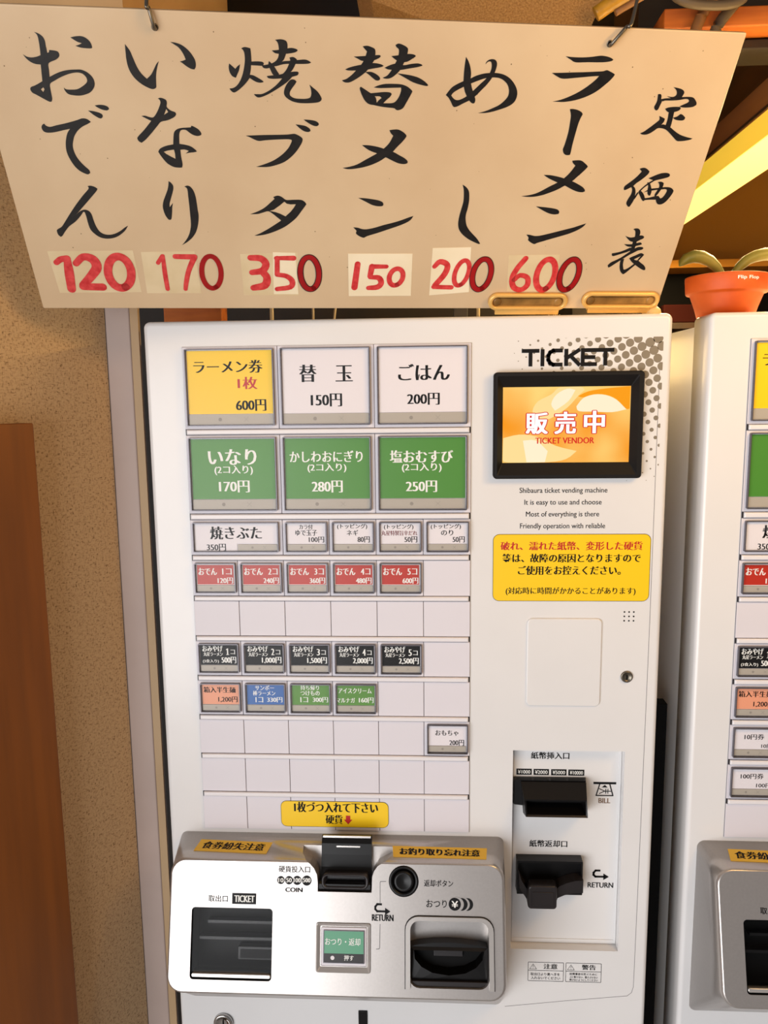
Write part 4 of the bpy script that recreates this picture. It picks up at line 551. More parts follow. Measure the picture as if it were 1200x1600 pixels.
def machine(X0, label, extra, group):
    root = thing('ticket_machine', label, 'vending machine', (X0, 0, ZF), group)
    L = (0, 0, -ZF)
    def P(b, name, parent=None, label=None):
        if parent is None: return b.build(name, root, L, label)
        return b.build(name, parent, None, label)
    # cabinet and door
    b = MB(); b.box(-38, 518, 50, 450, ZF * 1000, 17, WHITE); P(b, 'cabinet')
    b = MB(); b.slab(-42, 522, ZF * 1000 + 15, 27.5, 7, 49.5, 0, WHITE, 5, n=6); door = P(b, 'front_door')
    c = MB(); c.box(361.5, 487.5, -40, 13, -706.5, -457, WHITE); co = P(c, 'cutter'); cut(door, [co])
    b = MB(); b.box(522.2, 552, 62, 80, ZF * 1000 + 20, -425, DARK); P(b, 'gap_shade_strip')  # dark strip added for the shade in the gap beside the machine
    # button field
    b = MB(); b.box(0, 312, -.8, 0, -558, 0, SEAM); P(b, 'button_panel')
    items = dict(ROW_ITEMS)
    for k, v_ in extra.items(): items[k[0]] = items.get(k[0], []) + [(k[1], 1)]
    for r_, (zt, h) in ROWS.items():
        taken = set()
        for c_, n_ in items.get(r_, []):
            taken |= set(range(c_, c_ + n_)); x0 = c_ * CW; wd = n_ * CW
            big = r_ <= 2; wide = n_ == 2
            lines = extra.get((r_, c_)) or LABELS[(r_, c_)]
            cm = CARD.get((r_, c_)) or (REDC if r_ == 4 else BLACKC if r_ == 6 else PAPER)
            b = MB(); b.slab(x0 + .25, x0 + wd - .25, zt - h + .2, zt - .2, .6, -.8, -2, PANEL, .5, n=2)
            fx0, fx1, fz0, fz1 = x0 + 3.4, x0 + wd - (4.2 if wide else 2.2), zt - h + (3.4 if big else 3.6), zt - 2.6
            b.ringslab((fx0, fx1, fz0, fz1), (fx0 + 1., fx1 - 1., fz0 + 1., fz1 - 1.), -1.9, -6, FRAME, 1.0, .6, 2)
            btn = P(b, 'menu_button')
            sh = 11.5 if big else 7.6
            cx0, cx1, cz0, cz1 = fx0 + 1.9, fx1 - 1.9, fz0 + 1.6 + sh, fz1 - 1.8
            b = MB()
            if r_ == 3 and wide:
                mid = (cx0 + cx1) / 2 + 1
                pts = [(cx0, fz0 + 1.6), (mid, fz0 + 1.6), (mid, cz0 + .6), (cx1, cz0 + .6), (cx1, cz1), (cx0, cz1)]
                b.loft([ring(pts, -2), ring(pts, -2.6)], cm, smooth=False)
            else: b.box(cx0, cx1, -2.6, -2, cz0, cz1, cm)
            if cm is REDC: b.ringslab((cx0, cx1, cz0, cz1), (cx0 + .5, cx1 - .5, cz0 + .5, cz1 - .5), -2.5, -2.66, WHITE_INK, .1, .1, 1)
            for t_, a0, a1, z0, z1, ck in lines:
                hh = z1 - z0
                b.text(t_, a0, a1, z0, z1, -2.7, INKS[ck], xb=hh * (.052 if ck in 'KWR' else .034), off=-.011 if ck in 'KWR' else -.006)
            P(b, 'label_card', btn)
            b = MB(); sx0 = cx0 if not (r_ == 3 and wide) else (cx0 + cx1) / 2 + 1.8
            b.box(sx0, cx1, -3.0, -2, fz0 + 1.7, fz0 + 1.1 + sh, STRIP)
            zc = fz0 + 1.4 + sh / 2; q = sh * .22
            b.disc(sx0 + (cx1 - sx0) * .37, zc, q * .8, -3.06, STRIPMARK, 12)
            xx = sx0 + (cx1 - sx0) * .68
            for s_ in (-1, 1): b.poly([(xx - q, -3.06, zc - s_ * q - .15), (xx + q, -3.06, zc + s_ * q - .15), (xx + q, -3.06, zc + s_ * q + .25), (xx - q, -3.06, zc - s_ * q + .25)], [[0, 1, 2, 3]], STRIPMARK)
            P(b, 'indicator_strip', btn)
            b = MB(); b.box(fx0 + 1.35, fx1 - 1.35, -5.6, -4.8, fz0 + 1.35, fz1 - 1.35, CLEAR); P(b, 'clear_cover', btn)
        for c_ in range(6):
            if c_ not in taken:
                b = MB(); b.slab(c_ * CW + .3, c_ * CW + CW - .3, zt - h + .2, zt - .2, .4, -.8, -2, PANEL, .4, n=2); P(b, 'blank_plate')
    for r_ in range(1, 10):
        z0, h = ROWS[r_]; zt = ROWS[r_ + 1][0]
        b = MB(); b.slab(1.8, 310.2, zt + .5, z0 - h - .3, .5, -.8, -4.5, RAIL, 1.6, n=2); P(b, 'rail')
        b = MB()
        for xa, xb_ in ((.5, 1.7), (310.3, 311.5)): b.box(xa, xb_, -1.6, -.8, zt + .4, z0 - h - .2, DGREY)  # dark slips standing in for shade in the gaps at both rail ends
        P(b, 'rail_end_shade')
    # halftone print on the upper right
    b = MB(); sp = 9.3; an = math.radians(27); random.seed(1)
    for i in range(-40, 40):
        for j in range(-40, 40):
            x = 507 + sp * (i * math.cos(an) - j * math.sin(an)); z = 2 + sp * (i * math.sin(an) + j * math.cos(an))
            if not (317 < x < 514 and -205 < z < 6): continue
            d = math.hypot((507 - x) * .62, (z - 2) * .62)
            rad = 5.3 - d * .052
            if z < -60: rad = min(rad, 3.3 - (-60 - z) * .021)
            if rad < .35 or (z < -150 and x < 430): continue
            n = 14 if rad > 1 else 8
            if 335.5 < x - rad and x + rad < 491 and -144 < z - rad and z + rad < -32: continue
            b.poly([(min(max(x + rad * math.cos(t), 318), 512.5), -.12, min(max(z + rad * math.sin(t), -204), 3.5)) for t in [2 * math.pi * k / n for k in range(n)]], [list(range(n))], DOT)
    P(b, 'halftone_print')
    # seam of the service door
    b = MB(); sm = [(509.5, -20), (509.5, -300), (508.2, -560), (507, -752), (505, -760), (500, -764.5), (430, -773), (356, -783)]
    b.stroke([(x, z, .55) for x, z in sm], -.1, SEAM); P(b, 'door_seam')
    # screen
    b = MB(); o_ = (335.3, 492.3, -144.6, -31.5)
    b.loft([ring(rr(*o_, 4, 4), 0), ring(rr(*o_, 4, 4), -8), ring(rr(o_[0] + 1.5, o_[1] - 1.5, o_[2] + 1.5, o_[3] - 1.5, 3, 4), -9.5), ring(rr(o_[0] + 4, o_[1] - 5.5, o_[2] + 4, o_[3] - 4, 1.5, 4), -9.5),
            ring(rr(345.6, 480.4, -128, -47, .6, 4), -2), ring(rr(345.6, 480.4, -128, -47, .6, 4), -.2)], BEZEL, (False, True), smooth=False)
    scr = P(b, 'screen_bezel')
    b = MB(); b.box(345.8, 480.2, -1.2, -.3, -127.8, -47.2, SCREEN)
    for pl_, m_ in SWIRL: b.flat([smooth(pl_)], -1.25 - .01 * len(b.mats), m_)
    P(b, 'display', scr, 'lit orange display')
    b = MB()
    for t_, a0, a1, z0, z1, ck in [q[1:] for q in TEXTS if q[0] == 'F' and q[6] == 'S']:
        for k in range(12):
            dx, dz = 1.15 * math.cos(k * math.pi / 6), 1.15 * math.sin(k * math.pi / 6)
            b.text(t_, a0 + .8 + dx, a1 - .8 + dx, z0 + .8 + dz, z1 - .8 + dz, -1.4 - .005 * k, SRED, xb=.9)
        for dz in (-.35, 0, .35): b.text(t_, a0 + .8, a1 - .8, z0 + .8 + dz, z1 - .8 + dz, -1.6 - .02 * dz, SWHITE, xb=.9)
    for q in TEXTS:
        if q[6] == 'V': b.text(q[1], *q[2:6], -1.6, SRED, xb=.25)
    P(b, 'display_lettering', scr)
    # printed words on the door
    b = MB(); sc = .8695 / .85647
    def fx(x): return 262.85 + (x - 262.85) * sc
    def fz(z): return -54.8 + (z + 54.8) * sc
    inb = []
    for fr_, t_, a0, a1, z0, z1, ck in TEXTS:
        if fr_ != 'F' or ck in 'SV' or (z0 > -290 and z1 < -205) or (t_ in ('1枚づつ入れて下さい', '硬貨')): continue
        if a0 > 361 and -700 < z0 < -457: inb.append((t_, fx(a0), fx(a1), fz(z0), fz(z1), ck)); continue
        b = MB()
        if ck == 'T':
            X = lambda q: a0 + (q - 202) / 366 * (a1 - a0)
            zm = (z0 + z1) / 2; h_ = (z1 - z0) / 2 - 1; lw2 = 4.0
            for si, st in enumerate(([(202, h_), (262, h_)], [(232, h_), (232, -h_)], [(281, h_), (281, -h_)],
                       [(357, h_), (325, h_), (312, h_ * .75), (305, h_ * .3), (305, -h_ * .3), (312, -h_ * .75), (325, -h_), (357, -h_)],
                       [(378, h_), (378, -h_)], [(428, h_), (384, 0)], [(396, h_ * .2), (430, -h_)], [(445, h_), (445, -h_)], [(445, h_), (496, h_)], [(445, 0), (490, 0)], [(445, -h_), (497, -h_)],
                       [(508, h_), (566, h_)], [(537, h_), (537, -h_)])): b.stroke([(X(q), zm + r, lw2) for q, r in st], -.3 - .03 * si, INK)
        else: b.text(t_, a0, a1, z0, z1, -.2, INK, xb=.06 if ck != 'B' else .25)
        P(b, 'printed_line')
    for bx in ((382.4, 424.6, -748, -723), (426.9, 468.9, -748, -723)):
        b = MB(); b.ringslab(bx, (bx[0] + .5, bx[1] - .5, bx[2] + .5, bx[3] - .5), 0, -.2, INK, .8, .5, 2)
        b.box(bx[0], bx[1], -.2, 0, -734.3, -733.8, INK)
        tx = bx[0] + 6.2
        b.stroke([(tx - 4, -732.2, .4), (tx, -725.6, .4), (tx + 4, -732.2, .4), (tx - 4, -732.2, .4)], -.2, INK); b.stroke([(tx, -727.6, .5), (tx, -730, .4)], -.2, INK); b.disc(tx, -731.2, .3, -.2, INK, 8)
        P(b, 'caution_frame')
    # yellow notices
    def notice(x0, x1, z0, z1, y, texts, name_label, arrow=False):
        b = MB(); b.slab(x0, x1, z0, z1, 7, 0 if y > -1 else -2, y, INK, 0, n=5); b.slab(x0 + .45, x1 - .45, z0 + .45, z1 - .45, 6.6, y, y - .08, YSTICK, 0, n=5)
        for q in texts: hh = q[5] - q[4]; b.text(q[1], *q[2:6], y - .2, RED_INK if q[6] == 'R' else INK, xb=hh * (.05 if q[6] != 'k' else .03), off=-.01)
        if arrow:
            ax, az = 171, -539
            b.poly([(ax - 2.6, y - .2, az), (ax + 2.6, y - .2, az), (ax + 2.6, y - .2, az - 5), (ax + 5, y - .2, az - 5), (ax, y - .2, az - 11), (ax - 5, y - .2, az - 5), (ax - 2.6, y - .2, az - 5)], [[0, 1, 2, 3, 4, 5, 6]], RED_INK)
        P(b, 'notice_sticker', None, name_label)
    notice(336.6, 507.4, -281.6, -206.3, -.4, [q for q in TEXTS if q[0] == 'F' and q[4] > -290 and q[5] < -205], 'big yellow notice about torn notes and bent coins')
    notice(92, 218.4, -553.8, -521.6, -2.4, [q for q in TEXTS if q[1] in ('1枚づつ入れて下さい', '硬貨')], 'yellow notice with a red down arrow', True)
    # reader cover, speaker holes, lock
    b = MB(); b.slab(374.8, 457.6, -403.2, -301, 6, 0, -2.2, WHITE, 1.6, n=6); P(b, 'reader_cover')
    b = MB()
    for i in range(3):
        for j in range(3): b.disc(481.6 + 5.1 * i, -293.8 - 5 * j, .95, -.12, INK, 12)
    P(b, 'speaker_holes')
    b = MB(); b.cyl(486.3, -368.1, [(6.6, 0), (6.6, -1.6), (6, -2.2), (4.8, -2.2), (4.4, -1.6), (1.2, -1.5)], STEEL, 28); lk = P(b, 'door_lock')
    b = MB(); b.box(485.6, 487, -2.4, -1.4, -371, -366, DARK); P(b, 'keyhole', lk)
    # bill unit inside the recess
    b = MB(); b.slab(fx(362.5), 486.9, -705.5, -458, .5, 13.5, 12.9, WHITE, 0); b.ringslab((fx(362.5), 486.9, -705.5, -458), (fx(362.5) + .5, 484.6, -701, -458.6), 12.9, 11.9, WHITE, .4, .4, 2); P(b, 'bill_panel')
    for t_, a0, a1, z0, z1, ck in inb:
        b = MB()
        if ck == 'Y':
            b.box(a0, a1, 12.6, 12.9, z0, z1, INK); b.text(t_, a0 + 1.6, a1 - 1.6, z0 + 1.4, z1 - 1.4, 12.5, WHITE_INK, xb=.08); P(b, 'value_plate')
        else: b.text(t_, a0, a1, z0, z1, 12.6, BROWN_INK if ck == 'b' else INK, xb=.22); P(b, 'printed_line')
    b = MB()
    # bill pictogram
    bx, bz = fx(466), fz(-495.5)
    b.box(bx - 13, bx + 13, 12.6, 12.9, bz - 1, bz + 1.6, INK)
    b.stroke([(bx - 5.8, bz - 1, 1.3), (bx - 9.6, bz - 15, 1.3), (bx + 9.6, bz - 15, 1.3), (bx + 5.8, bz - 1, 1.3)], 12.6, INK)
    b.poly([(bx - 3.4, 12.6, bz - 5), (bx + 3.4, 12.6, bz - 5), (bx, 12.6, bz - 1.8)], [[0, 1, 2]], INK)
    for q in ([(bx - 6, bz - 6.6), (bx, bz - 9.6)], [(bx - 6, bz - 12.6), (bx, bz - 9.6)], [(bx, bz - 9.6), (bx + 7, bz - 9.6)], [(bx + 1.4, bz - 7), (bx + 1.4, bz - 12.2)], [(bx + 3.8, bz - 7), (bx + 3.8, bz - 12.2)]): b.stroke([(x, z, .9) for x, z in q], 12.58, INK)
    P(b, 'bill_pictogram'); b = MB()
    # return arrow
    def arrow(b, cx, cz, s, y, fr=None):
        st = [(cx - .1 * s, cz + .5 * s, .26 * s), (cx - .6 * s, cz + .5 * s, .26 * s), (cx - .85 * s, cz + .2 * s, .26 * s), (cx - .85 * s, cz - .1 * s, .26 * s), (cx - .6 * s, cz - .35 * s, .26 * s), (cx + .5 * s, cz - .35 * s, .26 * s)]
        k = len(b.v); b.stroke(st, y, INK); b.poly([(cx + .4 * s, y, cz + .1 * s), (cx + 1.1 * s, y, cz - .35 * s), (cx + .4 * s, y, cz - .8 * s)], [[0, 1, 2]], INK)
        if fr: b.v[k:] = [fr(p) for p in b.v[k:]]
    arrow(b, fx(464), fz(-608), 9.2, 12.6); P(b, 'return_arrow')
    # bill mouth: dark funnel with a sloping lip
    b = MB()
    b.loft([[(363.5, 12.9, -495), (447, 12.9, -495), (447, 12.9, -538), (363.5, 12.9, -528)], [(364, 4, -495), (445.5, 4, -495), (446, 2, -534), (364, 2, -524)]], BLACK, smooth=False)
    b.loft([[(371, 2.2, -496), (445.5, 2.2, -496), (446, 2.2, -534), (374, 2.2, -534)], [(373, -16, -508), (443, -16, -508), (443.4, -22, -526), (374.5, -22, -526)], [(375, -15.5, -510), (441.6, -15.5, -510), (441.6, -20.5, -524), (376, -20.5, -524)], [(378, 0, -500), (440, 0, -500), (440, 0, -520), (378, 0, -520)]], BLACK, (False, True), smooth=False)
    P(b, 'bill_slot')
    # bill return: recess, curved lip and tongue
    b = MB(); b.box(fx(366.3), fx(441), 6, 12.9, fz(-626), fz(-584.6), BLACK)
    b.ringslab((fx(366.3), fx(441), fz(-626), fz(-584.6)), (fx(368), fx(439), fz(-612), fz(-587)), 6, -1, BLACK, .6, .6, 2); ret = P(b, 'bill_return')
    pts = [(368.5, -600), (372, -612), (378, -622), (383, -630), (410, -630), (412, -622), (416, -618), (424, -614), (434, -611), (443, -610.5), (443, -626), (432, -627), (422, -629), (414, -633), (411.5, -640), (381, -640), (377, -633), (370, -622)]
    b = MB(); b.loft([ring(pts, 5.5), ring(pts, -8), ring([(x * .995 + 2, z * .998 - 1.2) for x, z in pts], -10)], DGREY, smooth=False); P(b, 'return_lip', ret)
    b = MB(); b.slab(378.5, 411.5, -641, -612, 4, -6, -20, DGREY, 2, n=5); b.slab(383, 408, -635.5, -619, 1.5, -20, -20.8, DGREY, .6, n=3); P(b, 'return_tongue', ret)
    # coin unit
    b = MB()
    base = rr(-29, 352, -781, -563.5, 8, 6); frn = rr(-23, 345, -137.5, 0, 15, 6); mid = rr(-26, 349, -141, 3, 18, 6)
    R = [ring(base, 0), [cf((x, 7, w_)) for x, w_ in mid]]
    for a in (.35, .7, 1):
        t = a * math.pi / 2; q = 1 - math.cos(t); d = 7 * (1 - math.sin(t))
        R.append([cf((m_[0] + (f_[0] - m_[0]) * q, d, m_[1] + (f_[1] - m_[1]) * q)) for m_, f_ in zip(mid, frn)])
    R[1] = [cf((x, 7, w_)) for x, w_ in mid]
    b.loft(R, SILVER); unit = P(b, 'coin_unit')
    cs = []
    def cutter(pts, d0, d1):
        c = MB(); c.loft([[cf((x, d0, w_)) for x, w_ in pts], [cf((x, d1, w_)) for x, w_ in pts]], SILVER, smooth=False); cs.append(P(c, 'cutter'))
    cutter([(139, 26), (118, 26), (122, 6), (126, 3), (132, -1), (137, -6), (140.5, -13), (141.5, -22), (141.5, -30.5), (201.5, -30.5), (202, -14), (204, -8), (208, -2.5), (214, 1), (219, 3), (224, 6), (228, 26), (203, 26)], 27, -30)
    cutter(rr(.5, 91.6, -125, -49.5, 4, 5), 32, -20)
    cutter(rr(243, 330, -127.5, -56.5, 11, 5), 34, -20)
    cutter([(237 + 16.6 * math.cos(2 * math.pi * k / 32), -17.7 + 16.6 * math.sin(2 * math.pi * k / 32)) for k in range(32)], 14, -20)
    cutter(rr(140.5, 201, -114, -62.3, 2.5, 4), 5, -20)
    cut(unit, cs)
    # black coin mouth
    b = MB()
    prof = [(27, 24), (27, -30), (20, -30), (2, -29.6), (-1, -27), (-1, -22), (3, -20.5), (14, -20), (17, -9), (18, 4), (18, 16), (21, 24)]
    b.loft([[cf((143, y, w_)) for y, w_ in prof], [cf((200, y, w_)) for y, w_ in prof]], BLACK, smooth=False)
    cm_ = P(b, 'coin_slot')
    b = MB(); xf(b, cf, lambda q: q.loft([ring(rr(146, 198, -27, -11, 6, 5), 12), ring(rr(146, 198, -27, -11, 6, 5), -2), ring(rr(147.5, 196.5, -25.5, -12.5, 5, 5), -2.6), ring(rr(149, 195, -24, -13.5, 4, 5), -1.5), ring(rr(151, 193, -23, -14.5, 4, 5), 9)], DGREY)); P(b, 'coin_cup', cm_)
    b = MB(); xf(b, cf, lambda q: q.box(160, 187, 17.2, 18, 12.2, 13.8, SILV2)); P(b, 'slot_line', cm_, 'pale slot line')
    b = MB(); xf(b, cf, lambda q: q.box(144.5, 199, 17, 19.5, 22.6, 24.6, SILV2)); P(b, 'slot_edge', cm_)
    # ticket window
    b = MB(); xf(b, cf, lambda q: q.loft([ring(rr(1, 91.1, -124.6, -50, 4, 5), .8), ring(rr(1, 91.1, -124.6, -50, 4, 5), 31)], DARK, (False, True), smooth=False))
    xf(b, cf, lambda q: q.box(14, 91, 20, 30, -73, -70, BLACK)); xf(b, cf, lambda q: q.box(6, 91, 16, 30, -89, -86, BLACK)); xf(b, cf, lambda q: q.slab(49, 94, -112, -97, 2, 30, 20, BLACK, 1)); xf(b, cf, lambda q: q.slab(52, 90, -109.5, -100, 1, 20, 19.6, DARK, .2))
    tw = P(b, 'ticket_window')
    b = MB(); xf(b, cf, lambda q: q.slab(2, 90.5, -123.2, -118.6, 2, 8, .6, SILV2, 1)); P(b, 'window_lip', tw, 'pale lip along the bottom')
    b = MB(); xf(b, cf, lambda q: q.box(1.2, 90.9, 2.4, 3.4, -118, -50.4, CLEAR)); P(b, 'window_pane', tw)
    # change cup
    b = MB(); xf(b, cf, lambda q: q.loft([ring(rr(243.3, 329.7, -127.2, -56.8, 11, 5), .5), ring(rr(243.3, 329.7, -127.2, -56.8, 11, 5), 24)], SILVER, (False, True), smooth=False)); cc = P(b, 'change_opening')
    b = MB(); hp = [(244, -127), (329, -127), (329, -88), (320, -86), (300, -84), (286, -83.5), (270, -84), (252, -86), (244, -88)]
    hole = [(248, -91), (325, -91), (323, -100), (316, -108), (304, -114), (286, -116.5), (268, -114), (256, -108), (249, -100)]
    n = len(hp)
    b.v += [cf((x, 23.5, z)) for x, z in hp] + [cf((x, 8, z)) for x, z in hp] + [cf((x, 6, z)) for x, z in hole] + [cf((x, 20, z + 3)) for x, z in hole]
    k_ = b.mi(BLACK); d_ = b.mi(DARK)
    for i in range(n):
        j = (i + 1) % n; b.f.append([i, j, j + n, i + n]); b.m.append(k_); b.sm.append(False)
        b.f.append([2 * n + i, 2 * n + j, 3 * n + j, 3 * n + i]); b.m.append(d_); b.sm.append(False)
    tri = tessellate_polygon([[Vector((x, z, 0)) for x, z in hp], [Vector((x, z, 0)) for x, z in hole]])
    for t in tri: b.f.append([n + i for i in t]); b.m.append(k_); b.sm.append(False)
    b.f.append([3 * n + i for i in range(n)]); b.m.append(d_); b.sm.append(False)
    xf(b, cf, lambda q: q.slab(270, 302, -101, -92, .6, 20, 17, DGREY, .4))
    xf(b, cf, lambda q: q.slab(245, 328.5, -127, -121.5, .6, 10, 3, DGREY, .5)); P(b, 'change_cup', cc)
    b = MB()
    def ush(x0, x1, zt_, zb_, r_, n_=6):
        P_ = [(x0, zb_)]
        for k in range(n_ + 1): a = math.radians(180 - 90 * k / n_); P_.append((x0 + r_ + r_ * math.cos(a), zt_ - r_ + r_ * math.sin(a)))
        for k in range(n_ + 1): a = math.radians(90 - 90 * k / n_); P_.append((x1 - r_ + r_ * math.cos(a), zt_ - r_ + r_ * math.sin(a)))
        P_.append((x1, zb_)); return P_
    oo = ush(239, 335, -53.6, -128, 14); ii = ush(244.2, 329.8, -57.6, -128, 10)
    for y0, y1, m_, e in ((-.05, -.3, INK, .9), (-.1, -2.6, SILV2, 0)):
        o2 = ush(239 - e, 335 + e, -53.6 + e, -128 - e, 14 + e); i2 = ii
        pl_ = o2 + i2[::-1]
        tri = [list(t) for t in tessellate_polygon([[Vector((x, z, 0)) for x, z in pl_]])]
        for y in (y0, y1): b.poly([cf((x, y, z)) for x, z in pl_], tri, m_)
        nn_ = len(pl_); b.poly([cf((x, y, z)) for y in (y0, y1) for x, z in pl_], [[i, (i + 1) % nn_, (i + 1) % nn_ + nn_, i + nn_] for i in range(nn_)], m_)
    P(b, 'opening_trim', cc, 'pale arched trim')
    # round return button
    b = MB(); xf(b, cf, lambda q: q.cyl(237, -17.7, [(16.4, 13), (16.4, .3), (15.6, -.6), (13, -.4), (12.2, 3), (12, 8)], BLACK, 32, (True, False))); xf(b, cf, lambda q: q.cyl(237, -17.7, [(11.8, 8), (11.6, 1), (10.6, -1.2), (9.4, -2), (7.6, -1.6), (4, -.6), (.5, -.2)], BLACK, 32)); P(b, 'return_button')
    # green change button
    b = MB(); xf(b, cf, lambda q: q.loft([ring(rr(140.8, 200.7, -113.8, -62.6, 2.5, 4), 4.8), ring(rr(140.8, 200.7, -113.8, -62.6, 2.5, 4), -1.2), ring(rr(141.6, 199.9, -113, -63.4, 2.2, 4), -1.6), ring(rr(145, 197.2, -108.4, -66.4, 1.2, 4), 1.2), ring(rr(145.6, 196.6, -107.8, -67, 1, 4), 1.2), ring(rr(145.6, 196.6, -107.8, -67, 1, 4), 2.5)], SILV2, (True, True), smooth=False)); gb = P(b, 'change_button')
    b = MB(); xf(b, cf, lambda q: q.slab(146.2, 196, -107.2, -67.6, 1, 2.4, .4, PANEL, .6, n=3)); xf(b, cf, lambda q: q.ringslab((148.6, 194, -104.2, -70.2), (149.4, 193.2, -103.4, -71), .4, -.6, FRAME, .4, .3, 2)); P(b, 'button_frame', gb)
    b = MB(); xf(b, cf, lambda q: q.box(149.4, 193, -.1, .35, -94.4, -71, MINT)); xf(b, cf, lambda q: q.box(149.4, 193, -.15, .35, -103.3, -94.6, DGREY)); xf(b, cf, lambda q: q.disc(158.8, -98.9, 2.2, -.3, PAPER, 16))
    for q_ in TEXTS:
        if q_[0] == 'C' and q_[6] == 'w': b.text(q_[1], *q_[2:6], -.3, WHITE_INK, xb=.1, fr=cf)
    P(b, 'label_card', gb)
    # printed words on the coin unit
    for x, r_ in ((100.1, 4.3), (109.2, 4.5), (118.4, 4.9), (129.1, 5.4)):
        b = MB(); xf(b, cf, lambda q: q.disc(x, -19.1, r_, -.12, INK, 24))
        for q_ in TEXTS:
            if q_[6] == 'O' and abs((q_[2] + q_[3]) / 2 - x) < 2: b.text(q_[1], *q_[2:6], -.3, WHITE_INK, xb=.25, fr=cf)
        P(b, 'coin_symbol')
    b = MB()
    for x, r_, m_ in ((306.6, 6.6, INK), (302.4, 7.1, SILVER), (300.6, 6.6, INK), (295.6, 7.4, SILVER), (293.1, 6.7, INK)): xf(b, cf, lambda q: q.disc(x, -40.4, r_, -.12 - .02 * (310 - x), m_, 28))
    for q_ in TEXTS:
        if q_[1] == '¥': b.text('¥', *q_[2:6], -.8, WHITE_INK, xb=.25, fr=cf)
    P(b, 'change_symbol')
    b = MB(); xf(b, cf, lambda q: q.box(45.6, 72.8, -.15, -.02, -45.4, -33.8, INK))
    for k in range(6): xf(b, cf, lambda q: q.disc(45.4, -35 - 1.85 * k, .55, -.2, SILVER, 8))
    for q_ in TEXTS:
        if q_[6] == 'G': b.text(q_[1], *q_[2:6], -.3, WHITE_INK, xb=.35, fr=cf)
    P(b, 'ticket_symbol')
    for q_ in TEXTS:
        if q_[0] != 'C' or q_[6] in 'wOG': continue
        b = MB(); b.text(q_[1], *q_[2:6], -.3, INK, xb={'B': .35}.get(q_[6], .12), fr=cf); P(b, 'printed_line')
    for st in ([(217.3, -18.2), (211.5, -18.4), (210.9, -19.4), (211, -40.5)], [(211.1, -63), (210.7, -87), (210, -88.6), (207, -88.8)]):
        b = MB(); xf(b, cf, lambda q: q.stroke([(x, z, .55) for x, z in st], -.12, DGREY)); P(b, 'guide_line')
    b = MB(); arrow(b, 213, -46.6, 8.6, -.12, cf); P(b, 'return_arrow')
    # amber tapes on the sloping shelf
    for quad, t_, lb, sk in ((((-4, -34), (80.5, -37.2), (84.5, -17.8), (-.2, -14.6)), '食券紛失注意', 'amber tape strip on the left of the shelf', 0), (((225, -38.2), (329, -39.4), (331, -21.2), (223.4, -19.9)), 'お釣り取り忘れ注意', 'amber tape strip on the right of the shelf', 0)):
        b = MB(); b.loft([[bev((x, .1, d)) for x, d in quad], [bev((x, .4, d)) for x, d in quad]], AMBER, smooth=False)
        (x0, d0), (x1, d1), (x2, d2), (x3, d3) = quad
        def fr2(p):
            u_, v_ = p[0], p[2]
            xa = x0 + (x1 - x0) * u_; xb_ = x3 + (x2 - x3) * u_; da = d0 + (d1 - d0) * u_; db = d3 + (d2 - d3) * u_
            return bev((xa + (xb_ - xa) * v_, .55, da + (db - da) * v_))
        b.text(t_, .07, .93, .2, .82, 0, INK, xb=.006, fr=fr2); P(b, 'tape_label', None, lb)
    # lower door
    b = MB(); b.cyl(12, -815, [(12, 0), (12, -3), (11, -4.5), (8.5, -4.5), (8, -2.5), (3, -2.5)], CHROME, 32); lk = P(b, 'cash_lock')
    b = MB(); b.box(11.2, 12.8, -3.2, -2.4, -818, -812, DARK); P(b, 'keyhole', lk)
    b = MB(); b.box(178.7, 189.7, -1.5, 0, -835, -794, BLACK, r=1); P(b, 'latch_strip')
    return root

SCREEN = mat('screen_orange', (20, 14, 8), .2, emit=(255, 176, 36), estr=1.15)
nt = SCREEN.node_tree; bs = nt.nodes['Principled BSDF']; tc = nt.nodes.new('ShaderNodeTexCoord'); nz = nt.nodes.new('ShaderNodeTexNoise'); nz.inputs['Scale'].default_value = 14; nz.inputs['Detail'].default_value = 1.5
cr = nt.nodes.new('ShaderNodeValToRGB'); cr.color_ramp.elements[0].color = (*lin((250, 152, 14)), 1); cr.color_ramp.elements[0].position = .4; cr.color_ramp.elements[1].color = (*lin((255, 214, 120)), 1); cr.color_ramp.elements[1].position = .66
nt.links.new(tc.outputs['Object'], nz.inputs['Vector']); nt.links.new(nz.outputs['Fac'], cr.inputs[0]); nt.links.new(cr.outputs[0], bs.inputs['Emission Color'])
SW1 = mat('screen_pale', (20, 16, 10), .2, emit=(255, 222, 150), estr=1.15); SW2 = mat('screen_cream', (20, 18, 14), .2, emit=(255, 240, 205), estr=1.15); SW3 = mat('screen_deep', (20, 10, 4), .2, emit=(252, 158, 14), estr=1.15)
SRED = mat('screen_red', (30, 4, 4), .2, emit=(222, 34, 30), estr=1.1); SWHITE = mat('screen_white', (30, 30, 30), .2, emit=(255, 252, 248), estr=1.2)
def sp(pts): return [(345.8 + (x - 75) / 960 * 134.4, -47.2 - (z - 165) / 560 * 80.6) for x, z in pts]
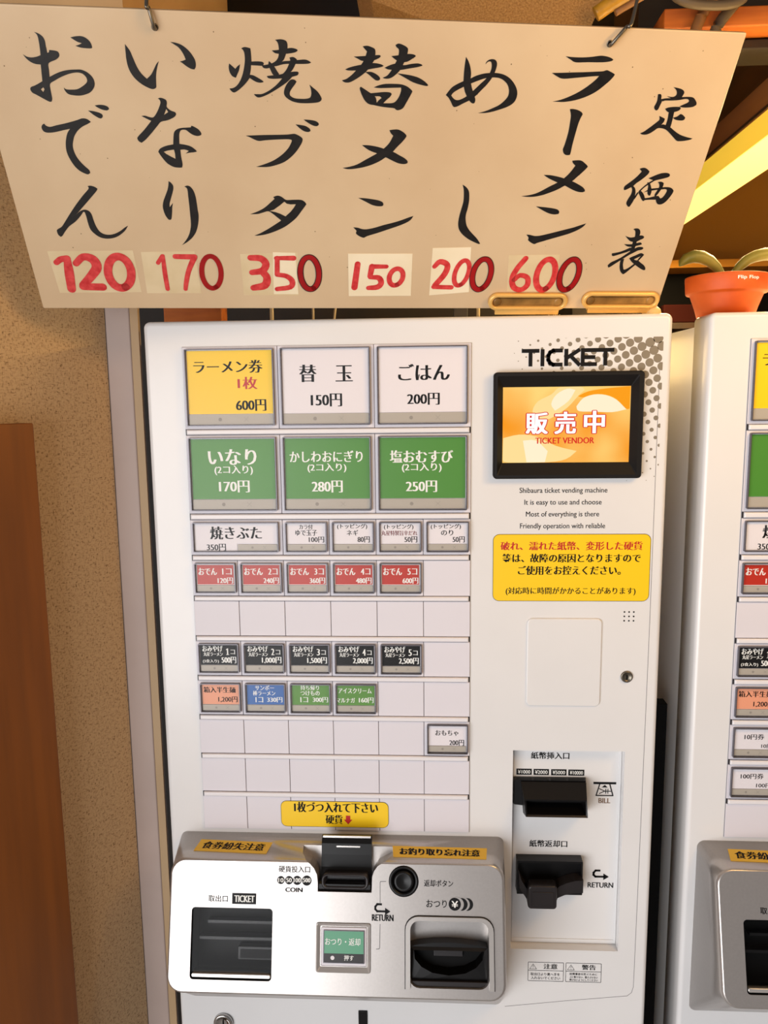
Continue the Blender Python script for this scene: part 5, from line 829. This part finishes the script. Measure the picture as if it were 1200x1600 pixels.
SWIRL = [(sp([(300, 340), (340, 270), (440, 220), (490, 175), (560, 168), (660, 168), (690, 190), (640, 235), (560, 320), (430, 400), (320, 420)]), SW1),
         (sp([(80, 540), (200, 515), (330, 530), (480, 600), (640, 640), (560, 700), (420, 722), (120, 722), (78, 700)]), SW1),
         (sp([(440, 290), (480, 220), (560, 180), (620, 190), (570, 270), (470, 340)]), SW2),
         (sp([(630, 310), (680, 250), (760, 225), (850, 230), (930, 265), (1005, 335), (900, 355), (760, 350), (650, 345)]), SW2),
         (sp([(230, 560), (330, 560), (420, 640), (400, 722), (260, 722)]), SW2),
         (sp([(640, 235), (720, 200), (860, 180), (1030, 168), (1030, 330), (1000, 330), (930, 262), (850, 228), (760, 223), (680, 245)]), SW3)]

EXTRA2 = {(8, 0): [('10円券', 16.1, 37.8, -439.7, -433.1, 'k'), ('10円', 35.0, 46.9, -449.7, -444.8, 'k')], (9, 0): [('100円券', 14.4, 39.8, -486.5, -480.0, 'k'), ('100円', 32.0, 48.9, -496.9, -491.5, 'k')]}
machine(0, 'front white ticket vending machine with yellow, green, red and black menu buttons, seen whole', {}, 'ticket vending machines')
machine(.6018, 'second white ticket vending machine cut off by the right edge, plant pot on top', EXTRA2, 'ticket vending machines')

# ------------------------------------------------------------------ potted plant on the second machine
pz = .0275
t = thing('potted_plant', 'small terracotta pot with two thick green leaves on the right machine', 'plant', (.602, .076, pz))
b = MB(); b.lathe([(30, 0), (33.5, 12), (38.2, 24.5), (39, 26.5), (42.6, 27), (43.4, 28.4), (44.6, 44.4), (44.2, 45.6), (42.6, 46), (41.2, 45.2), (40.6, 40)], TERRA, 56, caps=(True, False))
pot = b.build('pot', t)
b = MB(); b.lathe([(40.5, 38.5), (20, 40.5), (2, 41)], SOIL, 30); b.build('soil', t)
b = MB()
def potfr(p):
    a = math.radians(-90 + (p[0])); return (44.8 * math.cos(a) * (1), 44.8 * math.sin(a) , p[2])
v, f, (a0, a1, b0, b1) = glyphs('Flip Flop', .02)
ang = lambda x: math.radians(-96 + (x - a0) / (a1 - a0) * 31)
b.poly([(44.75 * math.cos(ang(x)), 44.75 * math.sin(ang(x)), 36.6 + (z - b0) / (b1 - b0) * 4.6) for x, z in v], f, WHITE_INK)
b.build('pot_lettering', pot)
def leaf(pts, wid, name):
    b = MB(); P = [Vector(p) for p in pts]; R = []; n = len(P)
    for i, p in enumerate(P):
        d = (P[min(i + 1, n - 1)] - P[max(i - 1, 0)]).normalized(); u = Vector((0, 1, 0)); v_ = d.cross(u).normalized()
        R.append([tuple(p + u * wid[i] * math.cos(q) + v_ * wid[i] * .72 * math.sin(q)) for q in [2 * math.pi * k / 14 for k in range(14)]])
    b.loft(R, LEAF); b.build(name, t)
leaf([(-3, 0, 38.5), (-6, 0, 48.5), (-12, 0, 56.5), (-20, 0, 63.5), (-29, 0, 67.5), (-38, 0, 68.5), (-46, 0, 66.0), (-51, 0, 61.5), (-53, 0, 58.5)], [3.5, 5, 7, 8.5, 9.5, 9.5, 8.5, 5.5, 1.5], 'leaf')
leaf([(3, 0, 38.5), (7, 0, 48.5), (13, 0, 56.5), (21, 0, 63.5), (30, 0, 67.5), (40, 0, 69.5), (50, 0, 69.0), (58, 0, 65.5), (62, 0, 62.5)], [3.5, 5, 7, 8, 9, 9.5, 9, 6, 1.5], 'leaf')

# ------------------------------------------------------------------ odds and ends on top of the front machine
def stick(x, y, lean, label, r_=1.5):
    b = MB(); b.tube([(0, 0, 0), (lean * .5, 0, 30), (lean, 0, 62)], r_, TAPEP, 8); o = b.build('wooden_stick'); o.location = (x, y, .0175 + .0006)
    tag(o, label, 'stick', 'sticks behind the board')
stick(.061, .2, 0, 'thick pale stick standing on the front machine below the 350 price', 2.6)
stick(.116, .2, 0, 'thin pale stick standing on the front machine below the 150 price')
stick(.140, .2, 8, 'thin slanted stick leaning right of the upright thin stick')
stick(.332, .2, 0, 'pale stick standing beside the left brassy clip', 2.4)
b = MB(); b.box(300, 318, 190, 210, 18, 70, mat('grey_tin', (96, 94, 92), .4, .5), r=1); tag(b.build('tin_can'), 'small grey tin left of the sticks by the left brassy clip', 'can')
b = MB(); b.box(410, 452, 190, 230, 18, 70, DARK, r=1)
b.text('NY', 421, 436, 38, 46, 189.8, STRIP)
tag(b.build('dark_box'), 'small dark box with pale letters between the two brassy clips', 'box')
b = MB(); b.slab(-84, -6, 18, 90, 2, 230, 200, WOODO, 1.5); tag(b.build('wooden_block'), 'orange-brown wood block at the top left corner of the front machine', 'block')
b = MB(); b.lathe([(1, 0), (9.5, 0), (10, 3), (9, 7), (5.5, 10), (1, 11)], CREAM, 28); o = b.build('round_cap'); o.location = (.5085, .034, .0277); tag(o, 'small round cream cap on the top right corner of the front machine', 'cap')
